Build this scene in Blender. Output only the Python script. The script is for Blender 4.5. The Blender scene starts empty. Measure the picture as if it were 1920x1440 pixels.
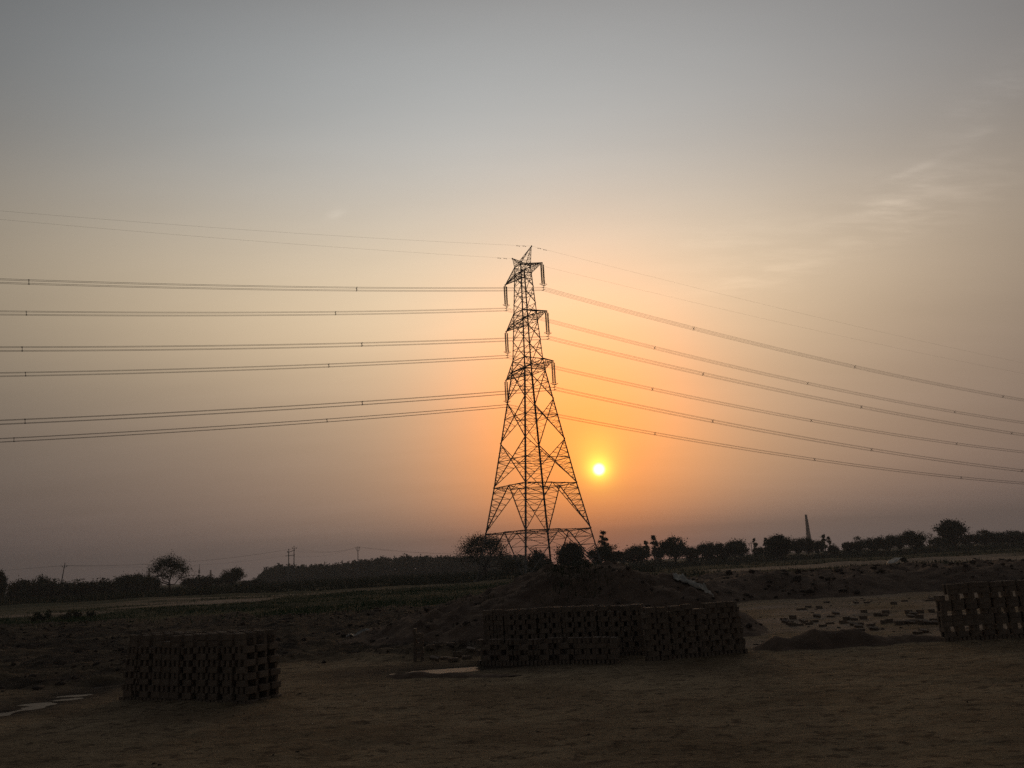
import bpy, math, random
import numpy as np
from mathutils import Matrix, Vector

random.seed(7)
RNG = np.random.default_rng(7)
SC = bpy.context.scene
COL = SC.collection

# ------------------------------------------------------------------ camera
FPX = 1540.0                      # focal length in photo pixels (1920 wide)
CAM_H = 2.3
PITCH, ROLL = 0.2173, 0.0515
R0 = np.array([1.0, 0, 0]); U0 = np.array([0, -math.sin(PITCH), math.cos(PITCH)])
FW = np.array([0, math.cos(PITCH), math.sin(PITCH)])
RC = math.cos(ROLL) * R0 - math.sin(ROLL) * U0
UC = math.sin(ROLL) * R0 + math.cos(ROLL) * U0
cam_d = bpy.data.cameras.new('camera')
cam_d.sensor_width = 36.0
cam_d.lens = FPX / 1920.0 * 36.0
cam_d.clip_start = 0.1
cam_d.clip_end = 8000.0
cam = bpy.data.objects.new('camera', cam_d)
COL.objects.link(cam)
m4 = Matrix(((RC[0], UC[0], -FW[0], 0), (RC[1], UC[1], -FW[1], 0), (RC[2], UC[2], -FW[2], CAM_H), (0, 0, 0, 1)))
cam.matrix_world = m4
SC.camera = cam


def ray(u, v):
    return (u - 960) / FPX * RC - (v - 720) / FPX * UC + FW


def gp(u, v, z=0.0):
    """ground point seen at photo pixel u, v"""
    d = ray(u, v); t = (z - CAM_H) / d[2]
    return np.array([d[0] * t, d[1] * t, z])


def dp(u, v, y):
    """point seen at photo pixel u, v at distance y in front of the camera"""
    d = ray(u, v); t = y / d[1]
    return np.array([d[0] * t, y, CAM_H + d[2] * t])


# ------------------------------------------------------------------ sky
SUN = np.array(ray(1123.0, 880.0)); SUN /= np.linalg.norm(SUN)
SUN_EL = math.asin(SUN[2]); SUN_AZ = math.atan2(SUN[0], SUN[1])
world = bpy.data.worlds.new('World'); SC.world = world; world.use_nodes = True
NT = world.node_tree; NT.nodes.clear()


class G:
    """tiny node-graph helper"""
    def __init__(s, nt): s.nt = nt
    def n(s, t, **kw):
        nd = s.nt.nodes.new(t)
        for k, v in kw.items(): setattr(nd, k, v)
        return nd
    def inp(s, sock, v):
        if isinstance(v, bpy.types.NodeSocket): s.nt.links.new(v, sock)
        else: sock.default_value = v
    def m(s, op, a, b=0.0, c=None):
        nd = s.n('ShaderNodeMath', operation=op)
        s.inp(nd.inputs[0], a); s.inp(nd.inputs[1], b)
        if c is not None: s.inp(nd.inputs[2], c)
        return nd.outputs[0]
    def vm(s, op, a, b=None, out=0, scale=None):
        nd = s.n('ShaderNodeVectorMath', operation=op)
        s.inp(nd.inputs[0], a)
        if b is not None: s.inp(nd.inputs[1], b)
        if scale is not None: s.inp(nd.inputs['Scale'], scale)
        return nd.outputs[out]


# sum of lobes (radian widths) seen through a thick low dust layer: fitted on the photograph's sky
SKY_BASE = (.045, .045, .050)
SKY_WIDE = (0.6196, (0.2583, 0.1791, 0.1492))
SKY_LOBES = [((0.2087, 0.2756, 0.2969), 0.5107, 0.2045, 0.5942, -0.098),
             ((0.4271, 0.3088, 0.1398), 0.3162, 0.1304, 0.5882, -0.1446),
             ((0.721, -0.0297, -0.1826), 0.1742, 0.1425, 0.1384, -0.0253)]
g = G(NT)
D = g.n('ShaderNodeTexCoord').outputs['Generated']
sep = g.n('ShaderNodeSeparateXYZ'); g.inp(sep.inputs[0], D)
X, Y, Z = sep.outputs
dot = g.vm('DOT_PRODUCT', D, tuple(SUN), out=1)
gam = g.m('ARCCOSINE', g.m('MINIMUM', dot, 1.0))
elv = g.m('ARCSINE', g.m('MAXIMUM', g.m('MINIMUM', Z, 1.0), -1.0))
ax = g.m('SUBTRACT', g.m('MULTIPLY', X, math.cos(SUN_AZ)), g.m('MULTIPLY', Y, math.sin(SUN_AZ)))
ay = g.m('ADD', g.m('MULTIPLY', X, math.sin(SUN_AZ)), g.m('MULTIPLY', Y, math.cos(SUN_AZ)))
azi = g.m('ARCTAN2', ax, ay)


def sq(x, s): return g.m('POWER', g.m('ABSOLUTE', g.m('DIVIDE', x, s)), 2.0)
def gauss(x): return g.m('EXPONENT', g.m('MULTIPLY', x, -1.0))


total = g.vm('SCALE', SKY_WIDE[1], scale=gauss(sq(gam, SKY_WIDE[0])))
total = g.vm('ADD', total, SKY_BASE)
for col, e0, se, sa, a0 in SKY_LOBES:
    w = gauss(g.m('ADD', sq(g.m('SUBTRACT', elv, e0), se), sq(g.m('SUBTRACT', azi, a0), sa)))
    total = g.vm('ADD', total, g.vm('SCALE', col, scale=w))
# uneven dust and thin cirrus, in a flat layer high above
zz = g.m('ADD', g.m('MAXIMUM', Z, 0.0), 0.12)
lay = g.n('ShaderNodeCombineXYZ')
g.inp(lay.inputs[0], g.m('DIVIDE', X, zz)); g.inp(lay.inputs[1], g.m('DIVIDE', Y, zz))
mp = g.n('ShaderNodeMapping'); g.inp(mp.inputs['Vector'], lay.outputs[0])
mp.inputs['Rotation'].default_value = (0, 0, math.radians(-38)); mp.inputs['Scale'].default_value = (0.9, 2.6, 1)
nz = g.n('ShaderNodeTexNoise'); g.inp(nz.inputs['Vector'], mp.outputs[0])
nz.inputs['Scale'].default_value = 0.9; nz.inputs['Detail'].default_value = 6; nz.inputs['Roughness'].default_value = .55
soft = g.m('MULTIPLY_ADD', nz.outputs['Fac'], 0.20, 0.90)
mp2 = g.n('ShaderNodeMapping'); g.inp(mp2.inputs['Vector'], lay.outputs[0])
mp2.inputs['Rotation'].default_value = (0, 0, math.radians(-52)); mp2.inputs['Scale'].default_value = (2.2, 7.0, 1)
nz2 = g.n('ShaderNodeTexNoise'); g.inp(nz2.inputs['Vector'], mp2.outputs[0])
nz2.inputs['Scale'].default_value = 2.4; nz2.inputs['Detail'].default_value = 8; nz2.inputs['Roughness'].default_value = .62
mr = g.n('ShaderNodeMapRange'); mr.interpolation_type = 'SMOOTHSTEP'
g.inp(mr.inputs['Value'], nz2.outputs['Fac']); mr.inputs['From Min'].default_value = .36; mr.inputs['From Max'].default_value = .70


def layer_pt(u, v):
    d = ray(u, v); d = d / np.linalg.norm(d); z = max(d[2], 0) + .12
    return np.array([d[0] / z, d[1] / z])


wisp = 0.0
# thin cirrus streaks: where each begins and ends, its width and strength
for (u0, v0, u1, v1, wd, st) in ((1640, 352, 1760, 300, 7, .075), (1690, 352, 1770, 332, 9, .085), (1610, 396, 1700, 376, 11, .08), (1795, 282, 1850, 240, 13, .08), (1560, 470, 1900, 300, 55, .07),
                                 (1300, 540, 1560, 500, 30, .05), (612, 410, 640, 394, 6, .07), (1780, 240, 1960, 100, 30, .075), (1250, 470, 1500, 420, 40, .03)):
    A, B = layer_pt(u0, v0), layer_pt(u1, v1); c = (A + B) / 2; t = B - A; Lh = np.linalg.norm(t) / 2; t = t / (2 * Lh)
    wv = np.linalg.norm(layer_pt((u0 + u1) / 2, (v0 + v1) / 2 + wd) - c); nn = np.array([-t[1], t[0]])
    rel = g.vm('SUBTRACT', lay.outputs[0], (c[0], c[1], 0))
    al = g.vm('DOT_PRODUCT', rel, (t[0], t[1], 0), out=1); ac = g.vm('DOT_PRODUCT', rel, (nn[0], nn[1], 0), out=1)
    ac = g.m('ADD', ac, g.m('MULTIPLY', g.m('SUBTRACT', nz.outputs['Fac'], .5), wv * 2.5))
    w = g.m('MULTIPLY', gauss(g.m('ADD', sq(al, Lh), sq(ac, wv))), st)
    wisp = g.m('ADD', wisp, w)
wisp = g.m('MULTIPLY', wisp, g.m('MULTIPLY_ADD', mr.outputs[0], 2.8, .35))
total = g.vm('SCALE', total, scale=g.m('ADD', soft, wisp))
# the sun's disc and its glare in the dust
halo = g.vm('SCALE', (0.95, 0.80, 0.08), scale=gauss(sq(gam, 0.0135)))
up = g.m('SUBTRACT', elv, SUN_EL + 0.009)
halo2 = g.vm('SCALE', (0.25, 0.33, 0.02), scale=gauss(g.m('ADD', sq(up, 0.030), sq(azi, 0.025))))
disc = g.n('ShaderNodeMapRange'); disc.interpolation_type = 'SMOOTHSTEP'
g.inp(disc.inputs['Value'], gam)
disc.inputs['From Min'].default_value = 0.0092; disc.inputs['From Max'].default_value = 0.0026
sund = g.vm('SCALE', (2.6, 2.3, 1.75), scale=disc.outputs[0])
for extra in (halo, halo2, sund): total = g.vm('ADD', total, extra)
bg2 = g.n('ShaderNodeBackground'); g.inp(bg2.inputs['Color'], total); bg2.inputs['Strength'].default_value = 1.0
sky = g.n('ShaderNodeTexSky'); sky.sky_type = 'NISHITA'; sky.sun_disc = False
sky.sun_elevation = SUN_EL; sky.sun_rotation = SUN_AZ
sky.air_density = 1.5; sky.dust_density = 6.0; sky.ozone_density = 1.0
bg1 = g.n('ShaderNodeBackground'); g.inp(bg1.inputs['Color'], sky.outputs[0]); bg1.inputs['Strength'].default_value = 0.012
ads = g.n('ShaderNodeAddShader'); g.inp(ads.inputs[0], bg1.outputs[0]); g.inp(ads.inputs[1], bg2.outputs[0])
wo = g.n('ShaderNodeOutputWorld'); g.inp(wo.inputs['Surface'], ads.outputs[0])

sun_d = bpy.data.lights.new('sun', 'SUN'); sun_d.energy = 0.15; sun_d.angle = math.radians(0.53); sun_d.color = (1.0, 0.62, 0.30)
sun_o = bpy.data.objects.new('sun', sun_d); COL.objects.link(sun_o)
sun_o.rotation_euler = Vector(SUN).to_track_quat('Z', 'Y').to_euler()

vs = SC.view_settings
vs.view_transform = 'Standard'; vs.look = 'None'; vs.exposure = 0.0; vs.gamma = 1.0; vs.use_curve_mapping = False
SC.render.engine = 'CYCLES'
SC.cycles.use_denoising = False
SC.cycles.max_bounces = 6; SC.cycles.volume_bounces = 0

# ------------------------------------------------------------------ helpers
def tag(o, label=None, cat=None, group=None, kind=None):
    if label: o['label'] = label
    if cat: o['category'] = cat
    if group: o['group'] = group
    if kind: o['kind'] = kind
    return o


def empty(name, loc=(0, 0, 0), rz=0.0):
    o = bpy.data.objects.new(name, None); COL.objects.link(o)
    o.location = tuple(float(c) for c in loc); o.rotation_euler = (0, 0, rz); o.empty_display_size = 0.5
    return o


def link(name, me, parent=None, loc=None, rot=None, scale=None):
    o = bpy.data.objects.new(name, me); COL.objects.link(o)
    if parent is not None: o.parent = parent
    if loc is not None: o.location = tuple(float(c) for c in loc)
    if rot is not None: o.rotation_euler = rot
    if scale is not None: o.scale = scale
    return o


def np_mesh(name, V, F, mat=None, smooth=False):
    """mesh from an Nx3 array and an MxK face array"""
    V = np.asarray(V, np.float32); F = np.asarray(F, np.int32); k = F.shape[1]
    me = bpy.data.meshes.new(name)
    me.vertices.add(len(V)); me.vertices.foreach_set('co', V.ravel())
    me.loops.add(F.size); me.loops.foreach_set('vertex_index', F.ravel())
    me.polygons.add(len(F)); me.polygons.foreach_set('loop_start', np.arange(0, F.size, k, dtype=np.int32))
    if smooth: me.polygons.foreach_set('use_smooth', np.ones(len(F), bool))
    me.update(calc_edges=True); me.validate()
    if mat: me.materials.append(mat)
    return me


class MB:
    """collects bars, boxes, tubes; build() links them as one object"""
    def __init__(s): s.v = []; s.f = []
    def add(s, V, F):
        b = len(s.v); s.v += [tuple(map(float, p)) for p in V]; s.f += [tuple(i + b for i in f) for f in F]
    def prism(s, sec, p, q, ref=None, up=None):
        """section (list of 2D points) swept from p to q"""
        p = np.array(p, float); q = np.array(q, float); d = q - p; L = np.linalg.norm(d)
        if L < 1e-6: return
        d /= L
        r = np.array(ref if ref is not None else (0, 0, 1.0), float)
        if abs(np.dot(r, d)) > .97: r = np.array([1.0, .3, 0])
        a = np.cross(d, r); a /= np.linalg.norm(a); b = np.cross(a, d)
        n = len(sec)
        V = [p + a * x + b * y for x, y in sec] + [q + a * x + b * y for x, y in sec]
        F = [(i, (i + 1) % n, n + (i + 1) % n, n + i) for i in range(n)] + [tuple(range(n))[::-1], tuple(range(n, 2 * n))]
        s.add(V, F)
    def angle(s, p, q, w, ref=None):
        w = w * 1.0; t = w * .16
        s.prism([(0, 0), (w, 0), (w, t), (t, t), (t, w), (0, w)], p, q, ref)
    def bar(s, p, q, w, h=None, ref=None):
        h = h or w
        s.prism([(-w / 2, -h / 2), (w / 2, -h / 2), (w / 2, h / 2), (-w / 2, h / 2)], p, q, ref)
    def tube(s, p, q, r, n=6, r2=None):
        p = np.array(p, float); q = np.array(q, float); r2 = r if r2 is None else r2
        d = q - p; L = np.linalg.norm(d)
        if L < 1e-6: return
        d /= L; ref = np.array([0, 0, 1.0]) if abs(d[2]) < .95 else np.array([1.0, 0, 0])
        a = np.cross(d, ref); a /= np.linalg.norm(a); b = np.cross(a, d)
        cs = [(math.cos(2 * math.pi * i / n), math.sin(2 * math.pi * i / n)) for i in range(n)]
        V = [p + (a * c + b * t) * r for c, t in cs] + [q + (a * c + b * t) * r2 for c, t in cs]
        F = [(i, (i + 1) % n, n + (i + 1) % n, n + i) for i in range(n)] + [tuple(range(n))[::-1], tuple(range(n, 2 * n))]
        s.add(V, F)
    def path(s, pts, radii, n=5):
        """smooth tube along points"""
        pts = [np.array(p, float) for p in pts]; rings = []
        ref = np.array([0.13, .31, .94])
        for i, p in enumerate(pts):
            d = pts[min(i + 1, len(pts) - 1)] - pts[max(i - 1, 0)]; d /= max(np.linalg.norm(d), 1e-9)
            rf = ref if abs(np.dot(d, ref)) < .95 else np.array([1.0, 0, 0])
            a = np.cross(d, rf); a /= np.linalg.norm(a); b = np.cross(a, d)
            rr = radii[i] if hasattr(radii, '__len__') else radii
            rings.append([p + (a * math.cos(2 * math.pi * k / n) + b * math.sin(2 * math.pi * k / n)) * rr for k in range(n)])
        V = [v for r in rings for v in r]; F = []
        for i in range(len(pts) - 1):
            for k in range(n): F.append((i * n + k, i * n + (k + 1) % n, (i + 1) * n + (k + 1) % n, (i + 1) * n + k))
        F += [tuple(range(n))[::-1], tuple(range((len(pts) - 1) * n, len(pts) * n))]
        s.add(V, F)
    def lathe(s, prof, p, n=10, axis=(0, 0, 1)):
        """profile of (radius, height) turned about the vertical through p"""
        p = np.array(p, float); V = []; F = []
        for r, h in prof:
            for k in range(n): V.append(p + np.array([r * math.cos(2 * math.pi * k / n), r * math.sin(2 * math.pi * k / n), h]))
        for i in range(len(prof) - 1):
            for k in range(n): F.append((i * n + k, i * n + (k + 1) % n, (i + 1) * n + (k + 1) % n, (i + 1) * n + k))
        F += [tuple(range(n))[::-1], tuple(range((len(prof) - 1) * n, len(prof) * n))]
        s.add(V, F)
    def ring(s, c, R, r, a0=0, a1=2 * math.pi, n=16, k=5):
        c = np.array(c, float)
        s.path([c + np.array([R * math.cos(a0 + (a1 - a0) * i / n), R * math.sin(a0 + (a1 - a0) * i / n), 0]) for i in range(n + 1)], r, k)
    def mesh(s, name, mat=None, smooth=False):
        me = bpy.data.meshes.new(name); me.from_pydata(s.v, [], s.f); me.update()
        if mat: me.materials.append(mat)
        if smooth:
            me.polygons.foreach_set('use_smooth', np.ones(len(me.polygons), bool))
        return me
    def build(s, name, mat, parent=None, smooth=False):
        return link(name, s.mesh(name, mat, smooth), parent)


# numpy value noise
def _h(ix, iy, seed):
    n = (ix.astype(np.int64) * 374761393 + iy.astype(np.int64) * 668265263 + seed * 1442695041) & 0xffffffff
    n = ((n ^ (n >> 13)) * 1274126177) & 0xffffffff
    n = n ^ (n >> 16)
    return (n & 0xffff) / 65535.0


def vn(x, y, seed=0):
    ix = np.floor(x); iy = np.floor(y); fx = x - ix; fy = y - iy
    fx = fx * fx * (3 - 2 * fx); fy = fy * fy * (3 - 2 * fy)
    a = _h(ix, iy, seed); b = _h(ix + 1, iy, seed); c = _h(ix, iy + 1, seed); d = _h(ix + 1, iy + 1, seed)
    return a + (b - a) * fx + (c - a) * fy + (a - b - c + d) * fx * fy


def fbm(x, y, o=4, seed=0, gain=.5):
    t = 0; a = 1.0; s = 0
    for i in range(o):
        t = t + a * (vn(x * 2 ** i + 17.3 * i, y * 2 ** i - 9.1 * i, seed + i) - .5); s += a; a *= gain
    return t / s * 2


def sst(a, b, x):
    t = np.clip((x - a) / (b - a), 0, 1); return t * t * (3 - 2 * t)


# ------------------------------------------------------------------ materials
def mat_base(name):
    m = bpy.data.materials.new(name); m.use_nodes = True
    nt = m.node_tree; b = nt.nodes['Principled BSDF']
    return m, G(nt), b


def mat_noise(name, c0, c1, scale=4.0, rough=.9, bump=0.0, bscale=30.0, spec=.25, metal=0.0, coord='Object', rand=0.0, stretch=None, detail=5):
    m, g, b = mat_base(name)
    tc = g.n('ShaderNodeTexCoord').outputs[coord]
    if stretch:
        mpn = g.n('ShaderNodeMapping'); g.inp(mpn.inputs[0], tc); mpn.inputs['Scale'].default_value = stretch; tc = mpn.outputs[0]
    nz = g.n('ShaderNodeTexNoise'); g.inp(nz.inputs['Vector'], tc); nz.inputs['Scale'].default_value = scale; nz.inputs['Detail'].default_value = detail
    mr = g.n('ShaderNodeMapRange'); g.inp(mr.inputs['Value'], nz.outputs['Fac']); mr.inputs['From Min'].default_value = .3; mr.inputs['From Max'].default_value = .7
    fac = mr.outputs[0]
    mx = g.n('ShaderNodeMix', data_type='RGBA'); g.inp(mx.inputs['Factor'], fac)
    mx.inputs['A'].default_value = (*c0, 1); mx.inputs['B'].default_value = (*c1, 1)
    col = mx.outputs['Result']
    if rand:
        oi = g.n('ShaderNodeObjectInfo').outputs['Random']
        hs = g.n('ShaderNodeHueSaturation'); g.inp(hs.inputs['Color'], col)
        g.inp(hs.inputs['Value'], g.m('MULTIPLY_ADD', oi, rand * 2, 1 - rand)); col = hs.outputs[0]
    g.inp(b.inputs['Base Color'], col)
    b.inputs['Roughness'].default_value = rough; b.inputs['Metallic'].default_value = metal
    b.inputs['Specular IOR Level'].default_value = spec
    if bump:
        n2 = g.n('ShaderNodeTexNoise'); g.inp(n2.inputs['Vector'], tc); n2.inputs['Scale'].default_value = bscale; n2.inputs['Detail'].default_value = 6
        bp = g.n('ShaderNodeBump'); g.inp(bp.inputs['Height'], n2.outputs['Fac']); bp.inputs['Strength'].default_value = 1.0; bp.inputs['Distance'].default_value = bump
        g.inp(b.inputs['Normal'], bp.outputs[0])
    return m


M_STEEL = mat_noise('galvanised_steel', (.13, .125, .12), (.20, .195, .185), 1.5, .6, metal=.35)
M_WIRE = mat_noise('weathered_wire', (.06, .058, .055), (.09, .088, .085), 2, .75, spec=.15)
M_GLASS = mat_noise('porcelain', (.05, .035, .03), (.08, .055, .045), 3, .35, spec=.5)
M_BRICK = mat_noise('raw_clay', (.12, .087, .062), (.20, .148, .106), 9, .72, spec=.45, bump=.006, bscale=45, rand=.12)
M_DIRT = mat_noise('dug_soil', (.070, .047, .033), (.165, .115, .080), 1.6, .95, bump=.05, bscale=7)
M_CLOD = mat_noise('clod_soil', (.036, .027, .021), (.085, .064, .048), .7, .95, bump=.02, bscale=14)
M_BARK = mat_noise('bark', (.05, .037, .028), (.09, .068, .05), 3, .9)
M_LEAF = mat_noise('foliage', (.028, .036, .014), (.060, .070, .028), .9, .7, coord='Object', rand=.2)
M_GRASS = mat_noise('grass', (.020, .050, .014), (.050, .100, .032), .25, .7)
M_CROP = mat_noise('crop', (.026, .036, .014), (.052, .062, .026), .12, .75)
M_CONC = mat_noise('concrete', (.20, .19, .175), (.28, .265, .25), 2, .85)
M_KILN = mat_noise('kiln_brick', (.20, .10, .07), (.27, .15, .11), .8, .9)
M_SHEET = mat_noise('pale_sheet', (.24, .23, .20), (.36, .35, .31), 2.0, .55, bump=.02, bscale=9, spec=.4)

M_CLOTH = mat_noise('pale_cloth', (.30, .285, .25), (.46, .44, .38), 3.0, .8, spec=.2)

# ground
def ground_mat():
    m, g, b = mat_base('bare_ground')
    tc = g.n('ShaderNodeTexCoord').outputs['Object']
    at = g.n('ShaderNodeAttribute', attribute_name='zone')
    sp = g.n('ShaderNodeSeparateColor'); g.inp(sp.inputs[0], at.outputs['Color'])
    pale, green, wet = sp.outputs
    def noise(scale, stretch=(1, 1, 1), rot=0.0, det=6, rough=.55):
        mpn = g.n('ShaderNodeMapping'); g.inp(mpn.inputs[0], tc); mpn.inputs['Scale'].default_value = stretch; mpn.inputs['Rotation'].default_value = (0, 0, rot)
        n = g.n('ShaderNodeTexNoise'); g.inp(n.inputs['Vector'], mpn.outputs[0]); n.inputs['Scale'].default_value = scale
        n.inputs['Detail'].default_value = det; n.inputs['Roughness'].default_value = rough
        return n.outputs['Fac']
    def rng(x, a, bb, c=0.0, d=1.0):
        r = g.n('ShaderNodeMapRange'); g.inp(r.inputs['Value'], x)
        for nm, v in zip(('From Min', 'From Max', 'To Min', 'To Max'), (a, bb, c, d)): r.inputs[nm].default_value = v
        return r.outputs[0]
    def mix(f, a, bb):
        x = g.n('ShaderNodeMix', data_type='RGBA'); g.inp(x.inputs['Factor'], f)
        for nm, v in (('A', a), ('B', bb)):
            if isinstance(v, tuple): x.inputs[nm].default_value = (*v, 1)
            else: g.inp(x.inputs[nm], v)
        return x.outputs['Result']
    big = noise(.35); streak = noise(1.6, (1, 1.5, 1), .12, 5, .6); fine = noise(8, (1, 1.15, 1), .1, 8, .72)
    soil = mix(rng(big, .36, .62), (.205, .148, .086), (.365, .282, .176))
    soil = mix(g.m('MULTIPLY', rng(streak, .50, .60), .55), soil, (.15, .106, .062))
    soil = mix(g.m('MULTIPLY', rng(fine, .54, .68), .55), soil, (.46, .365, .25))
    soil = mix(g.m('MULTIPLY', rng(noise(3.2, (1, 1.5, 1), .3, 6, .65), .55, .60), .85), soil, (.095, .066, .040))
    soil = mix(g.m('MULTIPLY', rng(noise(7.5, (1, 2.0, 1), .2, 4, .6), .60, .64), .85), soil, (.07, .048, .030))
    pl = mix(rng(noise(.8, (1, 1.6, 1), .1), .3, .7), (.27, .21, .155), (.44, .355, .28))
    pl = mix(g.m('MULTIPLY', rng(fine, .52, .62), .7), pl, (.15, .112, .082))
    soil = mix(pale, soil, pl)
    gr = mix(rng(noise(.25, (1, 3, 1)), .3, .7), (.026, .034, .012), (.048, .054, .020))
    soil = mix(green, soil, gr)
    soil = mix(wet, soil, (.040, .030, .022))
    g.inp(b.inputs['Base Color'], soil)
    g.inp(b.inputs['Roughness'], g.m('MULTIPLY_ADD', wet, -.04, .93))
    b.inputs['Specular IOR Level'].default_value = .12
    hgt = g.m('ADD', g.m('MULTIPLY', streak, .6), g.m('ADD', g.m('MULTIPLY', fine, .35), g.m('MULTIPLY', noise(26, (1, 1, 1), .1, 5, .7), .12)))
    bp = g.n('ShaderNodeBump'); g.inp(bp.inputs['Height'], hgt); bp.inputs['Strength'].default_value = 1.0; bp.inputs['Distance'].default_value = .22
    g.inp(b.inputs['Normal'], bp.outputs[0])
    return m


M_GROUND = ground_mat()

# muddy water
M_WATER, g_, b_ = mat_base('muddy_water')
b_.inputs['Base Color'].default_value = (.06, .046, .034, 1); b_.inputs['Roughness'].default_value = .38; b_.inputs['Specular IOR Level'].default_value = .24; b_.inputs['IOR'].default_value = 1.33
nzw = g_.n('ShaderNodeTexNoise'); g_.inp(nzw.inputs['Vector'], g_.n('ShaderNodeTexCoord').outputs['Object']); nzw.inputs['Scale'].default_value = 16; nzw.inputs['Detail'].default_value = 4
bpw = g_.n('ShaderNodeBump'); g_.inp(bpw.inputs['Height'], nzw.outputs['Fac']); bpw.inputs['Distance'].default_value = .03; g_.inp(b_.inputs['Normal'], bpw.outputs[0])

# ------------------------------------------------------------------ terrain
NEAR_EDGE_U = [-400, 0, 220, 530, 720, 880, 990]
NEAR_EDGE_V = [1325, 1302, 1278, 1248, 1240, 1236, 1226]
_ne = np.array([gp(u, v) for u, v in zip(NEAR_EDGE_U, NEAR_EDGE_V)])


def clod_mask(x, y):
    yn = np.interp(x, _ne[:, 0], _ne[:, 1]) + .5 * fbm(x * .7, y * .3, 3, 5)
    yf = np.interp(x, [-40, -24, -8, 0, 4], [60, 56, 53, 50, 42]) + 2 * fbm(x * .2, y * .2, 3, 6)
    return sst(0, 1.3, y - yn) * sst(0, 3.0, yf - y) * sst(3.5, .5, x)


TN = np.array([gp(u, v) for u, v in [(-300, 1185), (-100, 1172), (0, 1163), (60, 1166), (212, 1152), (312, 1145), (375, 1136), (412, 1131), (480, 1127), (545, 1119), (640, 1111), (727, 1104), (915, 1095), (1000, 1089)]])
TF = np.array([gp(u, v) for u, v in [(-300, 1170), (-100, 1156), (0, 1148), (125, 1139), (250, 1129), (360, 1121), (480, 1115), (615, 1105), (765, 1099), (890, 1091), (1000, 1085)]])


def track_mask(x, y):
    """pale dry track crossing behind the green strip on the left"""
    near = np.interp(x, TN[:, 0], TN[:, 1]) + .8 * fbm(x * .3, y * .1, 3, 31)
    far = np.interp(x, TF[:, 0], TF[:, 1]) + .9 * fbm(x * .3, y * .1 + 9, 3, 32)
    a = sst(-.3, 1.2, y - near) * sst(-.3, 1.5, far - y) * sst(10, 4, x)
    y2 = far + 7 + .05 * x + 1.5 * fbm(x * .15, x * 0, 2, 33)
    b = np.exp(-((y - y2) / 1.4) ** 2) * sst(-5, -12, x) * .7
    return np.maximum(a * np.clip(np.interp(x, [-40, -20, 4], [1.0, .7, .4]) * (.75 + 1.5 * fbm(x * .09, y * .22, 4, 34)), 0, 1), b)


def pale_right(x, y):
    a = sst(20.6, 21.8, y + .5 * fbm(x, y, 2, 41)) * sst(43.0, 40.0, y) * sst(4.2, 5.8, x) * np.clip(.55 + 2.0 * fbm(x * .35, y * .6, 5, 42, .65), .05, 1)
    b = sst(108, 112, y) * sst(140, 134, y) * sst(24, 30, x) * sst(80, 70, x) * .8
    c = sst(88, 92, y) * sst(116, 110, y) * sst(50, 56, x) * .9
    return np.clip(np.maximum(a, np.maximum(b, c)), 0, 1)


def ground_h(x, y):
    near = sst(75, 35, np.hypot(x, y))
    h = near * (.030 * fbm(x * .5, y * 1.1, 4, 1) + .022 * fbm(x * 1.3 + y * .1, y * 2.0, 3, 2) + .020 * fbm(x * 3.5, y * 4.2, 3, 3))
    c = clod_mask(x, y)
    rg = 1 - np.abs(fbm(x * 1.3, y * 1.3, 4, 11, .6))
    h = h + c * (.20 + .30 * fbm(x * .4, y * .3, 5, 10, .6) - .14 * (rg - .72) + .14 * fbm(x * 2.2, y * 2.2, 5, 12, .7))
    # field banks (low ridges running across)
    far = sst(60, 75, y)
    for yb, wd, hb, sd in ((72, 1.2, .30, 51), (126, 1.5, .5, 52), (152, 1.8, .6, 53), (184, 2.2, .6, 54)):
        yy = y - yb - .035 * x - 2 * fbm(x * .05, x * 0 + sd, 3, sd)
        h = h + hb * np.exp(-(yy / wd) ** 2) * (0.7 + .5 * fbm(x * .4, y * .2, 3, sd + 3)) * sst(20, 40, y)
    h = h + far * .25 * fbm(x * .06, y * .06, 3, 60)
    # ditch for the pools
    for (cx, cy, rx, ry, dpt) in POOLS:
        if np.ndim(x) and (np.min(np.abs(x - cx)) > 4 or np.min(np.abs(y - cy)) > 4): continue
        d = ((x - cx) / rx) ** 2 + ((y - cy) / ry) ** 2
        h = h - dpt * np.exp(-d * 1.2) * (1 + .9 * fbm(x * 1.6, y * 2.2, 3, 14))
    # furrow edge across the drained ground on the right
    p, q = gp(1484, 1163), gp(1690, 1145)
    yl = np.interp(x, [p[0], q[0]], [p[1], q[1]])
    h = h + .05 * np.exp(-((y - yl) / .10) ** 2) * sst(p[0] - .3, p[0], x) * sst(q[0] + .6, q[0], x)
    return h


pc = gp(872, 1252); pl0 = gp(-10, 1335); pl1 = gp(212, 1281)
POOLS = [(pc[0], pc[1], 1.7, .60, .11)]
for k in range(7):
    t = k / 6; q = pl0 + (pl1 - pl0) * t
    POOLS.append((q[0], q[1], .75, .42 - .12 * t, .09))


def axis(segs, grow_to, grow=1.09, neg=None):
    a = [segs[0][0]]
    for s0, s1, st in segs:
        a += list(np.arange(s0 + st, s1 + 1e-6, st))
    st = segs[-1][2]
    while a[-1] < grow_to: st = min(st * grow, 90); a.append(a[-1] + st)
    lo = [a[0]]; st = segs[0][2]
    while lo[-1] > (neg if neg is not None else -grow_to): st = min(st * 1.12, 90); lo.append(lo[-1] - st)
    return np.array(lo[:0:-1] + a)


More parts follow.
